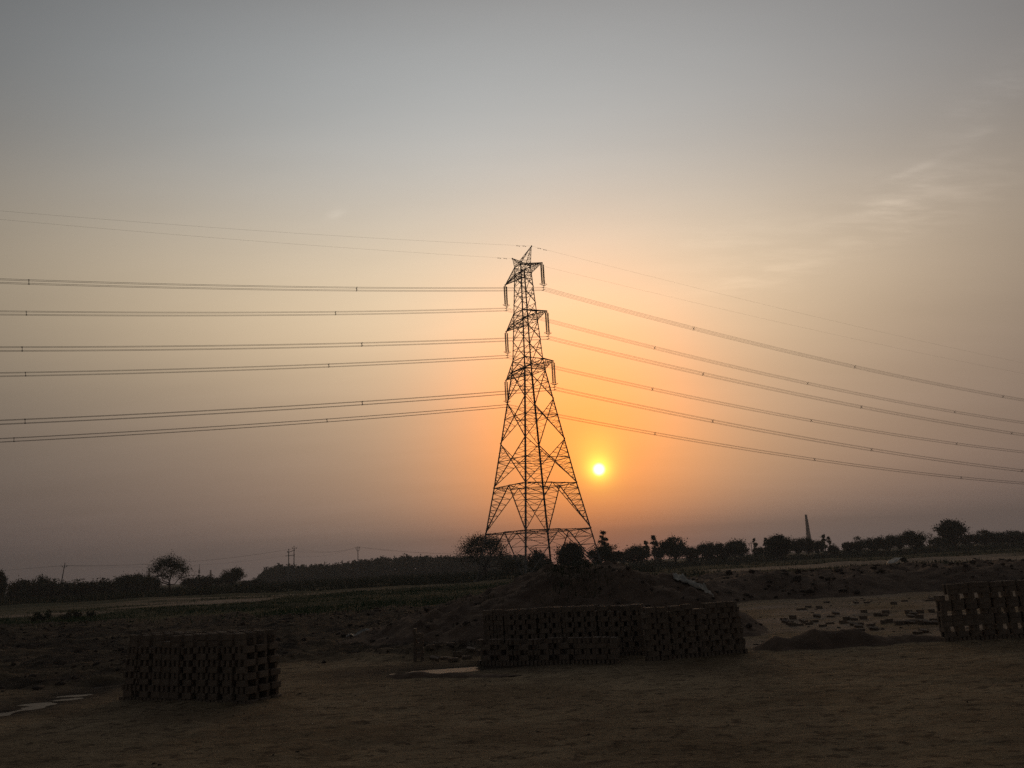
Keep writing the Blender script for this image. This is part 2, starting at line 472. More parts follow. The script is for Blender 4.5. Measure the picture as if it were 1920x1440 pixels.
GX = axis([(-30, -14, .2), (-14, 14, .11), (14, 30, .2)], 1450)
GY = axis([(6, 14, .12), (14, 26, .09), (26, 46, .16), (46, 100, .6)], 1450, 1.07, -1450)
XX, YY = np.meshgrid(GX, GY)
ZZ = ground_h(XX, YY)
nx, ny = len(GX), len(GY)
idx = np.arange(nx * ny).reshape(ny, nx)
FF = np.stack([idx[:-1, :-1], idx[:-1, 1:], idx[1:, 1:], idx[1:, :-1]], -1).reshape(-1, 4)
me = np_mesh('ground', np.stack([XX, YY, ZZ], -1).reshape(-1, 3), FF, M_GROUND, True)
green = np.clip(sst(48, 54, YY) * (1 - track_mask(XX, YY)) * sst(6, 0, XX) + sst(120, 128, YY) + sst(58, 64, YY) * sst(2, 6, XX)
                + .8 * sst(.05, .5, fbm(XX * .25, YY * .18, 4, 71)) * sst(34, 52, YY) * sst(2, -2, XX), 0, 1)
green = np.clip(green * (1.0 + .5 * fbm(XX * .3, YY * .15, 4, 72)), 0, 1)
pale_r = pale_right(XX, YY); green = green * (1 - np.clip(pale_r * sst(60, 80, YY) * 1.3, 0, 1))
pale = np.clip(np.maximum(track_mask(XX, YY) * (.8 + .4 * fbm(XX * .2, YY * .1, 3, 73)), pale_r), 0, 1)
wetm = np.clip(.85 * clod_mask(XX, YY) * (1 + .5 * fbm(XX * .8, YY * .8, 3, 75)), 0, 1)
for (cx, cy, rx, ry, dpt) in POOLS: wetm = np.maximum(wetm, np.exp(-(((XX - cx) / (rx * 1.9)) ** 2 + ((YY - cy) / (ry * 2.0)) ** 2)))
attr = me.color_attributes.new('zone', 'FLOAT_COLOR', 'POINT')
attr.data.foreach_set('color', np.stack([pale, green, wetm, np.ones_like(pale)], -1).astype(np.float32).ravel())
ground = tag(link('ground', me), kind='structure')


def gh(x, y): return float(ground_h(np.array([float(x)]), np.array([float(y)]))[0])


def patch(name, x0, x1, y0, y1, step, fn, mat, label=None, cat=None, kind=None, group=None):
    xs = np.arange(x0, x1 + step, step); ys = np.arange(y0, y1 + step, step)
    X_, Y_ = np.meshgrid(xs, ys); Z_ = fn(X_, Y_)
    Z_ = np.where(Z_ < -.25, -.25, Z_)
    i_ = np.arange(X_.size).reshape(X_.shape)
    F_ = np.stack([i_[:-1, :-1], i_[:-1, 1:], i_[1:, 1:], i_[1:, :-1]], -1).reshape(-1, 4)
    keep = (Z_.ravel()[F_] > -.24).any(1)
    F_ = F_[keep]; used = np.unique(F_); re = np.full(X_.size, -1); re[used] = np.arange(len(used))
    V_ = np.stack([X_, Y_, Z_], -1).reshape(-1, 3)[used]; c = V_.mean(0); c[2] = 0
    o = link(name, np_mesh(name, V_ - c, re[F_], mat, True), None, c)
    return tag(o, label, cat, group, kind)


# big dug mound behind the middle stack
MD = 29.0
_mp = [dp(u, v, MD) for u, v in ((860, 1128), (900, 1113), (940, 1100), (972, 1089), (996, 1076), (1034, 1064), (1070, 1063), (1100, 1060), (1128, 1058), (1159, 1059), (1180, 1068), (1200, 1078), (1262, 1079), (1290, 1090), (1312, 1104), (1340, 1121), (1385, 1150))]
MPX = [-9.5, -6] + [p[0] for p in _mp] + [_mp[-1][0] + .9]
MPZ = [-.3, .25] + [p[2] for p in _mp] + [-.3]


def mound_h(x, y):
    p = np.interp(x, MPX, MPZ)
    dyn = sst(22.2, 28.6, y + .9 * fbm(x * .5, y * .5, 4, 81)) * sst(38.5, 31, y)
    rr = 1 - np.abs(fbm(x * 1.1, y * 1.1, 4, 82, .6))
    return (p + .3) * dyn - .36 + np.clip(p, 0, 1) * dyn * (-.26 * (rr - .75) + .34 * fbm(x * 1.4, y * 1.4, 5, 83, .68) + .07 * fbm(x * 8, y * 8, 2, 84))


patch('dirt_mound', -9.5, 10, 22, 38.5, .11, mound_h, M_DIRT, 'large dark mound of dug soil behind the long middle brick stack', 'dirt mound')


def bank_h(x, y):
    top = .98 + .45 * fbm(x * .22, y * .1, 3, 91)
    yn = 39.5 + 1.4 * fbm(x * .25, y * 0, 3, 92) + .05 * (x - 8)
    dyn = sst(0, 5.0, y - yn) * sst(0, 5, 57 + .06 * (x - 8) - y) * sst(6.3, 10, x) * sst(70, 60, x)
    rr = 1 - np.abs(fbm(x * .9, y * .9, 4, 93, .6))
    return (top + .3) * dyn - .3 + dyn * (-.30 * (rr - .75) + .22 * fbm(x * 1.8, y * 1.8, 4, 94, .65))


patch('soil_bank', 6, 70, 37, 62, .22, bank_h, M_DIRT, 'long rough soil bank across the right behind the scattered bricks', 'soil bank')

HD = gp(1600, 1208)[1]
_hp = [dp(u, v, HD) for u, v in ((1405, 1222), (1430, 1208), (1455, 1194), (1480, 1198), (1525, 1179), (1560, 1184), (1600, 1177), (1630, 1190), (1660, 1195), (1700, 1190), (1760, 1193), (1790, 1198), (1850, 1205))]
HX = [p[0] for p in _hp]; HZ = [p[2] for p in _hp]


def heap_h(x, y):
    p = np.interp(x, HX, HZ); w = .35 + .75 * np.clip(p, 0, 1) + .15 * fbm(x * 1.5, y * 0, 2, 95)
    return (p + .12) * np.exp(-((y - HD - .12 * fbm(x * .8, y * 0, 2, 96)) / w) ** 2) - .11 + .035 * fbm(x * 5, y * 5, 3, 97) * np.clip(p * 5, 0, 1)


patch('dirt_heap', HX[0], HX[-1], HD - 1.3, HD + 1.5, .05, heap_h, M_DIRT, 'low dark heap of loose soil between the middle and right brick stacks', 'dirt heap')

rx0, rx1 = gp(690, 1271), gp(1010, 1267)


def rim_h(x, y):
    t = (x - rx0[0]) / (rx1[0] - rx0[0]); yc = rx0[1] + (rx1[1] - rx0[1]) * t + .10 * fbm(x * 1.1, x * 0, 3, 98) + .35 * np.sin(np.clip(t, 0, 1) * math.pi) * .1
    p = sst(0, .18, t) * sst(1, .75, t) * (.035 + .06 * np.exp(-((t - .50) / .09) ** 2) + .05 * np.exp(-((t - .3) / .12) ** 2) + .03 * fbm(x * 3, x * 0, 2, 99))
    return (p + .10) * np.exp(-((y - yc) / .26) ** 2) - .10 + .012 * fbm(x * 9, y * 9, 2, 100)


patch('dirt_ridge', rx0[0], rx1[0], rx0[1] - 1.0, rx1[1] + 1.0, .035, rim_h, M_DIRT, 'little dark soil ridge along the front of the puddle', 'dirt ridge')


def pool(name, pts, z, label):
    n = 0
    V = [(p[0], p[1], z) for p in pts]
    o = MB(); o.add(V, [tuple(range(len(V)))])
    return tag(o.build(name, M_WATER), label, 'puddle', kind='structure')


a = np.linspace(0, 2 * math.pi, 40)[:-1]
wob = 1 + .18 * fbm(np.cos(a) * 1.5 + 5, np.sin(a) * 1.5, 3, 110)
pool('puddle', [(pc[0] + 2.3 * w * math.cos(t), pc[1] + .85 * w * math.sin(t)) for t, w in zip(a, wob)], -.042, 'pale shallow puddle in front of the left end of the middle stack')
L1 = [pl0 + (pl1 - pl0) * t for t in np.linspace(-.12, 1.02, 24)]
dr = (pl1 - pl0)[:2]; dr /= np.linalg.norm(dr); nr = np.array([-dr[1], dr[0]])
wid = 1.0 * (1 + .4 * fbm(np.linspace(0, 6, 24), np.zeros(24), 3, 112)) * np.linspace(1.1, .6, 24)
pool('puddle', [p[:2] - nr * w for p, w in zip(L1, wid)] + [p[:2] + nr * w for p, w in list(zip(L1, wid))[::-1]], -.078, 'long pale strip of water running up to the left brick stack')

# loose clods all over the rough ground, far too many to count
def clod_mesh(n_try, region, smin, smax, seed, hfun):
    r = np.random.default_rng(seed)
    ph = (1 + 5 ** .5) / 2
    iv = np.array([(-1, ph, 0), (1, ph, 0), (-1, -ph, 0), (1, -ph, 0), (0, -1, ph), (0, 1, ph), (0, -1, -ph), (0, 1, -ph), (ph, 0, -1), (ph, 0, 1), (-ph, 0, -1), (-ph, 0, 1)]) / 1.9
    fc = np.array([(0, 11, 5), (0, 5, 1), (0, 1, 7), (0, 7, 10), (0, 10, 11), (1, 5, 9), (5, 11, 4), (11, 10, 2), (10, 7, 6), (7, 1, 8), (3, 9, 4), (3, 4, 2), (3, 2, 6), (3, 6, 8), (3, 8, 9), (4, 9, 5), (2, 4, 11), (6, 2, 10), (8, 6, 7), (9, 8, 1)])
    x = r.uniform(region[0], region[1], n_try); y = region[2] + (region[3] - region[2]) * r.random(n_try) ** 1.4
    k = r.random(n_try) < region[4](x, y); x, y = x[k], y[k]; n = len(x)
    s = smin + (smax - smin) * r.random(n) ** 5
    z = hfun(x, y) + s * .15
    j = 1 + r.uniform(-.5, .5, (n, 12, 3))
    sc = np.stack([s * r.uniform(.8, 1.5, n), s * r.uniform(.8, 1.4, n), s * r.uniform(.45, .9, n)], -1)
    V = iv[None] * j * sc[:, None]
    th = r.uniform(0, 6.28, n); c, t = np.cos(th)[:, None], np.sin(th)[:, None]
    V = np.stack([V[..., 0] * c - V[..., 1] * t, V[..., 0] * t + V[..., 1] * c, V[..., 2]], -1) + np.stack([x, y, z], -1)[:, None]
    return V.reshape(-1, 3), (fc[None] + (np.arange(n) * 12)[:, None, None]).reshape(-1, 3)


V, F = clod_mesh(16000, (-30, 3, 17.5, 55, lambda x, y: clod_mask(x, y) * np.clip(.45 + fbm(x * .35, y * .3, 3, 132) * 1.2, 0, 1)), .015, .11, 3, ground_h)
V2, F2 = clod_mesh(2600, (-7, 9, 22.5, 33, lambda x, y: (mound_h(x, y) > .1) * np.clip(.4 + fbm(x * .6, y * .6, 3, 133) * 1.4, 0, 1)), .015, .10, 4, mound_h)
V3, F3 = clod_mesh(5000, (-16, 15, 8, 20, lambda x, y: np.clip(.1 + 1.3 * fbm(x * .4, y * .6, 3, 131), 0, 1)), .004, .022, 5, ground_h)
V4, F4 = clod_mesh(3000, (8, 48, 39.5, 55, lambda x, y: (bank_h(x, y) > .1) * np.clip(.4 + fbm(x * .3, y * .3, 3, 134) * 1.4, 0, 1)), .04, .2, 6, bank_h)
V5, F5 = clod_mesh(900, (5.5, 26, 21, 40, lambda x, y: .5 + 0 * x), .02, .06, 8, ground_h)
vs_, fs_, b = [], [], 0
for v_, f_ in ((V, F), (V2, F2), (V3, F3), (V4, F4), (V5, F5)):
    vs_.append(v_); fs_.append(f_ + b); b += len(v_)
tag(link('soil_clods', np_mesh('soil_clods', np.concatenate(vs_), np.concatenate(fs_), M_CLOD)), 'loose soil clods lying over the rough dug ground', 'soil clods', kind='stuff')


# grass and crops: blades nobody could count
def blades(x, y, z, h, w, r):
    n = len(x); th = r.uniform(0, 6.28, n); ln = r.normal(0, .35, (n, 2)) * h[:, None]
    dx, dy = np.cos(th) * w / 2, np.sin(th) * w / 2
    A = np.stack([x - dx, y - dy, z - .05], -1); B = np.stack([x + dx, y + dy, z - .05], -1)
    C = np.stack([x + ln[:, 0], y + ln[:, 1], z + h], -1)
    return np.stack([A, B, C], 1).reshape(-1, 3), np.arange(3 * n).reshape(-1, 3)


def grass_obj(name, n, x0, x1, y0, y1, dens, h0, h1, w0, w1, seed, mat, label, cat, near_bias=1.6):
    r = np.random.default_rng(seed)
    x = r.uniform(x0, x1, n); y = y0 + (y1 - y0) * r.random(n) ** near_bias
    k = r.random(n) < dens(x, y); x, y = x[k], y[k]
    cl = .55 + .9 * np.clip(fbm(x * .35, y * .25, 3, seed) + .4, 0, 1)
    h = r.uniform(h0, h1, len(x)) * cl
    V, F = blades(x, y, ground_h(x, y), h, r.uniform(w0, w1, len(x)), r)
    return tag(link(name, np_mesh(name, V, F, mat)), label, cat, kind='stuff')


grass_obj('grass', 90000, -48, 5, 46, 122, lambda x, y: (1 - track_mask(x, y) * .98) * (1 - clod_mask(x, y) * .9) * np.clip(.7 + fbm(x * .2, y * .12, 3, 121), 0, 1), .08, .32, .03, .08, 21, M_GRASS,
          'strip of short green grass between rough soil and the pale track', 'grass')
grass_obj('grass', 120000, 4, 220, 60, 300, lambda x, y: (1 - np.clip(pale_right(x, y) * 1.3, 0, 1)) * np.clip(.7 + fbm(x * .1, y * .1, 3, 122), 0, 1), .14, .5, .06, .2, 22, M_CROP,
          'low green field grass on the right in front of the trees', 'grass')
grass_obj('crop', 80000, -210, 22, 128, 300, lambda x, y: np.clip(.75 + .8 * fbm(x * .06, y * .06, 3, 123), 0, 1) * sst(130, 138, y - .04 * x), .4, 1.5, .12, .36, 23, M_CROP,
          'tall dark green crop filling the field on the left before the wood', 'crop')

r = np.random.default_rng(24); n = 60000
x = r.uniform(-6, 7, n); y = r.uniform(24, 34, n); hm_ = mound_h(x, y)
k = r.random(n) < np.clip(sst(.8, 1.7, hm_) * (-.1 + .9 * fbm(x * .55, y * .4, 4, 141)), 0, 1); x, y, hm_ = x[k], y[k], hm_[k]
V, F = blades(x, y, hm_, r.uniform(.05, .26, len(x)) * (.4 + np.clip(fbm(x * .8, y * .8, 3, 142) + .5, 0, 1)), r.uniform(.012, .035, len(x)), r)
tag(link('scrub', np_mesh('scrub', V, F, M_CROP)), 'low dry scrub growing over the top of the dug mound', 'scrub', kind='stuff')

# ------------------------------------------------------------------ brick stacks
BL, BT, BH = .245, .077, .123


def brick_mesh(seed):
    r = random.Random(seed); c = .006; hx, hy, hz = BL / 2, BT / 2 - .001, BH / 2 - .0008
    sec = [(-hy + c, -hz), (hy - c, -hz), (hy, -hz + c), (hy, hz - c), (hy - c, hz), (-hy + c, hz), (-hy, hz - c), (-hy, -hz + c)]
    V = []
    for x in (-hx, hx):
        for y, z in sec: V.append((x + r.uniform(-.007, .004), y + r.uniform(-.005, .003), z + r.uniform(-.002, .0005)))
    for q in r.sample(range(16), 3): V[q] = (V[q][0] * (1 - r.uniform(.02, .09)), V[q][1] * (1 - r.uniform(.0, .25)), V[q][2] * (1 - r.uniform(.0, .10)))
    F = [(i, (i + 1) % 8, 8 + (i + 1) % 8, 8 + i) for i in range(8)] + [tuple(range(8))[::-1], tuple(range(8, 16))]
    me = bpy.data.meshes.new('brick'); me.from_pydata(V, [], F); me.update(); me.materials.append(M_BRICK)
    return me, np.array(V), F


BRICKS = [brick_mesh(k) for k in range(5)]


def stack(origin, theta, length, rows, layers, label, taper=(0, 0), segs=(), pitch=.14, dense=.105, pair=False, sink=0.0, seed=0, mids=True, skip=None, trio=False):
    """open-work stack of raw bricks set on edge. layers: 'D' dense headers, 'H' spaced headers, 'S' stretchers"""
    r = random.Random(seed)
    root = empty('brick_stack', (origin[0], origin[1], gh(origin[0], origin[1]) - sink - .03), theta)
    tag(root, label, 'brick stack', 'stacks of raw bricks')
    RG = .08; depth = rows * BL + (rows - 1) * RG
    items = []
    cuts = [0] + list(segs) + [length]
    lean = [(r.uniform(-.02, .02), r.uniform(-.015, .015)) for _ in cuts]
    for li, ty in enumerate(layers):
        z = (li + .5) * BH; fl = li / (len(layers) - 1.0)
        for a_, b_ in zip(cuts[:-1], cuts[1:]):
            end_ = b_ == length
            a_ = a_ + (taper[0] * fl if a_ == 0 else 0); b_ = b_ - (taper[1] * fl if end_ else 0)
            a, b = a_ + .014 + r.uniform(-.008, .008), b_ - .014 + r.uniform(-.008, .008)
            if ty == 'S':
                n = max(1, int((b - a) / (BL + .006))); st = (b - a) / n
                ys = [BT / 2, depth - BT / 2] + ([BT / 2 + (depth - BT) * k / rows for k in range(1, rows)] if rows > 1 and mids else [])
                for yi, y in enumerate(ys):
                    for k in range(n):
                        items.append((a + st * (k + .5), y, z, 0.0, yi == 0, k == n - 1 and end_, li))
            else:
                if ty == 'D': offs = np.arange(a + BT / 2, b - BT / 2 + 1e-6, (b - a - BT) / max(1, round((b - a - BT) / dense)))
                elif trio:
                    offs = []; x = a + BT / 2
                    while x < b - BT / 2:
                        offs += [x, x + .078]; x += .078 + .075 + .20
                    offs = [o for o in offs if o < b - BT / 2 + .01]
                elif pair:
                    m = max(1, round((b - a - 2 * BT) / pitch)); st = (b - a - 2 * BT - .003) / m
                    offs = [o for k in range(m + 1) for o in (a + BT / 2 + k * st, a + BT / 2 + k * st + BT + .003)]
                else: offs = np.arange(a + BT / 2, b - BT / 2 + 1e-6, (b - a - BT) / max(1, round((b - a - BT) / pitch)))
                for row in range(rows):
                    if row == 1:
                        st_ = (b - a - BT) / max(1, int((b - a - BT) / .079)); offs = np.arange(a + BT / 2, b - BT / 2 + 1e-6, st_)
                    y = BL / 2 + row * (BL + RG)
                    for o in offs: items.append((o, y, z, math.pi / 2, row == 0, o > length - .2 - taper[1], li))
    top = len(layers) - 1
    out = []
    for (x, y, z, rz, front, end, li) in items:
        if skip and skip(x, li, y): continue
        if li == top and r.random() < .05: continue
        sg = sum(1 for c_ in cuts[1:-1] if x > c_); x += lean[sg][0] * z; y += lean[sg][1] * z
        pr = 0 if front else (1 if end or li == top else 2)
        wob = .012 * math.sin(x * 2.3 + seed) + .008 * math.sin(x * 5.1 + 2 * seed)
        out.append((pr, (x + r.uniform(-.006, .006), y + r.uniform(-.006, .006), z + wob * li / top), (r.uniform(-.012, .012), r.uniform(-.010, .010), rz + r.uniform(-.035, .035)), r.randrange(5)))
    out.sort(key=lambda t: t[0])
    rest = MB()
    for i, (pr, loc, rot, k) in enumerate(out):
        if i < 296:
            link('brick', BRICKS[k][0], root, loc, rot)
        else:
            c, s = math.cos(rot[2]), math.sin(rot[2]); P = BRICKS[k][1]
            rest.add([(p[0] * c - p[1] * s + loc[0], p[0] * s + p[1] * c + loc[1], p[2] + loc[2]) for p in P], BRICKS[k][2])
    if rest.v: tag(rest.build('brick_core', M_BRICK, root), kind='stuff')
    return root


# left stack: three bricks deep
pa, pb = gp(222, 1310), gp(468, 1319)
th = math.atan2(pb[1] - pa[1], pb[0] - pa[0])
stack(pa, th, float(np.linalg.norm(pb - pa)), 3, 'DSHSHSHSHSS', 'tall stack of raw bricks at far left with rough soil behind it', taper=(.22, .16), segs=(.52, .95, 1.75, 2.2, 2.86), sink=.03, seed=1)
# middle: low front stack, tall one behind it, taller see-through one to the right
pa, pb = gp(893, 1245), gp(1160, 1243)
th = math.atan2(pb[1] - pa[1], pb[0] - pa[0])
stack(pa, th, float(np.linalg.norm(pb - pa)), 1, 'DSHSH', 'low front stack of raw bricks, half as high as the one behind it', segs=(.5, .98, 1.5, 2.0, 2.52), pitch=.236, pair=True, seed=2)
pa, pb = gp(908, 1239), gp(1214, 1231.5)
pa = pa + np.array([0, .12, 0]); pb = pb + np.array([0, .12, 0])
th = math.atan2(pb[1] - pa[1], pb[0] - pa[0])
stack(pa, th, float(np.linalg.norm(pb - pa)), 2, 'DSHSHSHSHS', 'tall raw brick stack rising behind the low front stack near the puddle', segs=(.55, 1.42, 2.05, 2.95), pitch=.24, pair=True, seed=3)
pa, pb = gp(1216, 1239), gp(1404, 1223)
th = math.atan2(pb[1] - pa[1], pb[0] - pa[0])
stack(pa, th, float(np.linalg.norm(pb - pa)), 1, 'DSHSHSHSHS', 'raw brick stack below the pale cloth strip with light showing through its gaps', taper=(0, .12), segs=(.62, 1.3), pitch=.24, pair=True, seed=4,
      skip=lambda x, li, y: (li == 9 and 1.15 < x < 1.5))
# right stack: one brick deep, see-through
pa = gp(1772, 1204); pb = pa + np.array([3.6, 0, 0])
th = math.atan2(pb[1] - pa[1], pb[0] - pa[0])
stack(pa, th, float(np.linalg.norm(pb - pa)), 1, 'DSHSSHSSHSS', 'see-through raw brick stack at far right with square gaps', segs=(1.28, 2.3), trio=True, seed=5,
      skip=lambda x, li, y: (li >= 9 and x < .16))
# small pillar
pa, pb = gp(774, 1241), gp(798, 1240)
stack(pa, .02, .29, 1, 'HSHSHSH', 'narrow pillar of raw bricks standing alone left of the puddle', pitch=.16, seed=6, skip=lambda x, li, y: li == 6 and x > .2)

# loose bricks
def loose(x, y, z, rz, kind, label, group):
    k = random.randrange(5)
    rot = {0: (math.pi / 2, 0, rz), 1: (0, 0, rz), 2: (math.pi / 2 + .35, .15, rz)}[kind]
    zz = {0: BT / 2, 1: BH / 2, 2: BT / 2 + .02}[kind]
    o = link('loose_brick', BRICKS[k][0], None, (x, y, z + zz - .006), rot)
    return tag(o, label, 'brick', group)


PX = [(845, 260), (1115, 245), (1320, 245), (1585, 258), (1645, 243), (1555, 282), (1015, 306), (1105, 298), (1240, 272), (915, 350), (790, 346), (725, 375), (1180, 364), (1300, 347), (1350, 335), (1440, 342),
      (1480, 352), (1590, 346), (1640, 302), (1560, 352), (1660, 357), (1720, 357), (1780, 335), (1810, 356), (1070, 356), (1060, 382), (440, 311), (670, 291), (370, 336), (410, 351), (535, 331), (640, 326), (590, 346),
      (500, 361), (60, 369), (585, 191), (690, 201), (500, 216), (540, 213), (1140, 151), (1395, 159), (1495, 131), (1720, 129), (1750, 117), (1770, 121), (760, 146), (1755, 236), (1680, 427), (1205, 407), (1620, 437)]
rl = random.Random(11)
for i, (cx, cy) in enumerate(PX):
    p = gp(1400 + cx / 5.053, 1100 + cy / 5.053 + 1.5)
    if cy < 220: lb, gr = 'loose brick on the pale ground at the foot of the right soil bank', 'loose bricks by the soil bank'
    elif cx > 1450: lb, gr = 'loose brick in the scatter just left of the far right stack', 'loose bricks by the right stack'
    elif cx > 700: lb, gr = 'loose brick on pale ground beyond the peaks of the low dirt heap', 'loose bricks beyond the dirt heap'
    else: lb, gr = 'loose brick on pale ground just right of the see-through middle stack', 'loose bricks by the middle stack'
    loose(p[0], p[1], gh(p[0], p[1]), rl.uniform(-.7, .7), rl.choice([0, 1, 1, 1, 2]), lb, gr)
    if rl.random() < .2:
        q = p + np.array([rl.uniform(.2, .5) * rl.choice([-1, 1]), rl.uniform(-.25, .3), 0])
        loose(q[0], q[1], gh(q[0], q[1]), rl.uniform(-.9, .9), rl.choice([0, 1, 2]), lb, gr)
for cx, cy in [(808, 1232), (822, 1228), (835, 1237), (846, 1226), (858, 1233), (868, 1224), (876, 1237), (884, 1230), (815, 1241), (850, 1241)]:
    p = gp(cx, cy); loose(p[0], p[1], gh(p[0], p[1]) + .02, rl.uniform(-.8, .8), rl.choice([0, 1, 2]), 'fallen brick on rough soil between the narrow pillar and middle stack', 'fallen bricks by the narrow pillar')

# every loose brick named by its place in its own scatter, counted along from the left
ORD = 'first second third fourth fifth sixth seventh eighth ninth tenth eleventh twelfth thirteenth fourteenth fifteenth sixteenth seventeenth eighteenth nineteenth twentieth twenty-first twenty-second twenty-third twenty-fourth twenty-fifth twenty-sixth twenty-seventh twenty-eighth'.split()
WHERE = {'loose bricks by the soil bank': 'at the foot of the right soil bank', 'loose bricks by the right stack': 'scattered just left of the far right stack',
         'loose bricks beyond the dirt heap': 'on pale ground beyond the low dirt heap', 'loose bricks by the middle stack': 'on pale ground right of the middle stack',
         'fallen bricks by the narrow pillar': 'fallen between narrow pillar and middle stack'}
for gname, where in WHERE.items():
    obs = [o for o in COL.objects if o.get('group') == gname]
    obs.sort(key=lambda o: o.location.x / o.location.y)
    for k, o in enumerate(obs):
        wd = 'leftmost' if k == 0 else 'rightmost' if k == len(obs) - 1 else ORD[k]
        o['label'] = '%s loose brick %s%s' % (wd, '' if wd in ('leftmost', 'rightmost') else 'from the left ', where)

# ------------------------------------------------------------------ pale sheets
def ribbon(name, pts, width, mat, label, cat, seed, hfun=None, lift=.03, amp=1.0):
    """draped strip following points, with folds across its width"""
    pts = np.array(pts, float); t = np.linspace(0, 1, 44)
    s = np.linspace(0, 1, len(pts)); P = np.stack([np.interp(t, s, pts[:, i]) for i in range(3)], -1)
    for _ in range(3): P[1:-1] = (P[:-2] + 2 * P[1:-1] + P[2:]) / 4
    T = np.gradient(P, axis=0); T /= np.linalg.norm(T, axis=1)[:, None]
    N = np.cross(T, [0, 0, 1]); N /= np.linalg.norm(N, axis=1)[:, None]
    m = 9; V = []
    for i in range(len(t)):
        w = width * (1 - .45 * abs(2 * t[i] - 1) ** 2) * (1 + .25 * amp * math.sin(9 * t[i] + seed))
        for k in range(m):
            c = k / (m - 1) - .5
            z = amp * (.045 * math.sin(c * 13 + 5 * t[i] + seed) + .03 * math.sin(17 * t[i] + 3 * c))
            q = P[i] + N[i] * c * w; 
            base = float(hfun(np.array([q[0]]), np.array([q[1]]))[0]) + lift if hfun else q[2]
            V.append((q[0], q[1], base + .05 + z))
    F = [(i * m + k, i * m + k + 1, (i + 1) * m + k + 1, (i + 1) * m + k) for i in range(len(t) - 1) for k in range(m - 1)]
    mb = MB(); mb.add(V, F); o = mb.build(name, mat, None, True)
    md = o.modifiers.new('thickness', 'SOLIDIFY'); md.thickness = .012
    return tag(o, label, cat)


def on_mound(u, v):
    # first hit of the pixel's ray with the mound
    d = ray(u, v)
    for t in np.linspace(19, 36, 900):
        x, y, z = d[0] * t, d[1] * t, CAM_H + d[2] * t
        if z < float(mound_h(np.array([x]), np.array([y]))[0]) and y > 21: return (x, y, z)
    return dp(u, v, 26)


ribbon('cloth_strip', [on_mound(u, v) for u, v in ((1268, 1081), (1275, 1088), (1285, 1094), (1300, 1098), (1312, 1103), (1322, 1110), (1337, 1119))], .40, M_CLOTH,
       'pale crumpled cloth strip trailing down the right shoulder of the soil mound', 'cloth', 2, mound_h, .05, .4)
c = gp(1680, 1052, .5)
ribbon('tarpaulin', [c + np.array([dx, dy, dz]) for dx, dy, dz in ((-1.3, -.6, -.35), (-.8, -.4, -.15), (-.2, -.1, .1), (.5, .1, .34), (.9, .3, .30), (1.3, .5, -.2))], 1.3, M_SHEET,
       'small pale tarpaulin lying in the field beyond the right soil bank', 'tarpaulin', 5)
for (u, v, s) in ((683, 1207, .9), (706, 1212, .6)):
    p = gp(u, v); zg = max(gh(p[0], p[1]), .1)
    ribbon('plastic_scrap', [(p[0] + dx * s, p[1] + dy * s, zg) for dx, dy in ((-.5, -.5), (-.35, -.1), (-.1, .2), (.25, .15), (.45, -.1))], .16 * s / .6, M_SHEET,
           'larger crumpled pale scrap on the rough soil left of the narrow pillar' if s > .8 else 'smaller crumpled pale scrap on rough soil, nearer the narrow pillar', 'plastic scrap', int(s * 10), ground_h, .04)

# ------------------------------------------------------------------ lattice pylon
TX, TY, TYAW = 2.8326, 133.0, -1.0126
LV = [0.0, 7.45, 14.75, 21.97, 28.78, 33.75, 35.63, 39.05, 42.35, 43.86, 45.45, 48.4, 50.75, 52.1]
HW = [7.37, 6.11, 4.88, 3.80, 2.79, 2.06, 1.86, 1.684, 1.513, 1.439, 1.358, 1.208, 1.088, 1.02]


def hw(z): return float(np.interp(z, LV, HW))
def corner(i, z): w = hw(z); a, b = ((-1, -1), (1, -1), (1, 1), (-1, 1))[i % 4]; return np.array([a * w, b * w, z])


pylon = tag(empty('transmission_pylon', (TX, TY, 0), TYAW), 'tall steel lattice transmission pylon with six cross arms beside the low sun', 'pylon')
for i in range(4):
    mb = MB()
    for z0, z1 in zip(LV[:-1], LV[1:]):
        p, q = corner(i, z0), corner(i, z1); d = np.array([-np.sign(p[0]), 0, 0])
        s = .235 if z0 < 30 else .17
        # angle with flanges along both faces
        ex = np.array([-np.sign(p[0]), 0, 0.]); ey = np.array([0, -np.sign(p[1]), 0.]); t = s * .16
        sec = [(0, 0), (s, 0), (s, t), (t, t), (t, s), (0, s)]
        Vv = [p + ex * x + ey * y for x, y in sec] + [q + ex * x + ey * y for x, y in sec]
        mb.add(Vv, [(k, (k + 1) % 6, 6 + (k + 1) % 6, 6 + k) for k in range(6)] + [tuple(range(6))[::-1], tuple(range(6, 12))])
    mb.bar(corner(i, 0) + [0, 0, -.3], corner(i, 0) + [0, 0, .35], .7)
    mb.build('leg', M_STEEL, pylon)


def member(name, p, q, w, ref=None):
    mb = MB(); mb.angle(p, q, w, ref); return mb.build(name, M_STEEL, pylon)


def ladder(mb, A0, A1, B0, B1, n, w, flip=False):
    """rungs and diagonals between two converging members"""
    P = [A0 + (A1 - A0) * k / n for k in range(n + 1)]; Q = [B0 + (B1 - B0) * k / n for k in range(n + 1)]
    for k in range(1, n + 1):
        if np.linalg.norm(P[k] - Q[k]) > .25 and k < n: mb.angle(P[k], Q[k], w)
        if k < n:
            a, b = (Q[k], P[k + 1]) if not flip else (P[k], Q[k + 1])
            if np.linalg.norm(a - b) > .3: mb.angle(a, b, w * .9)


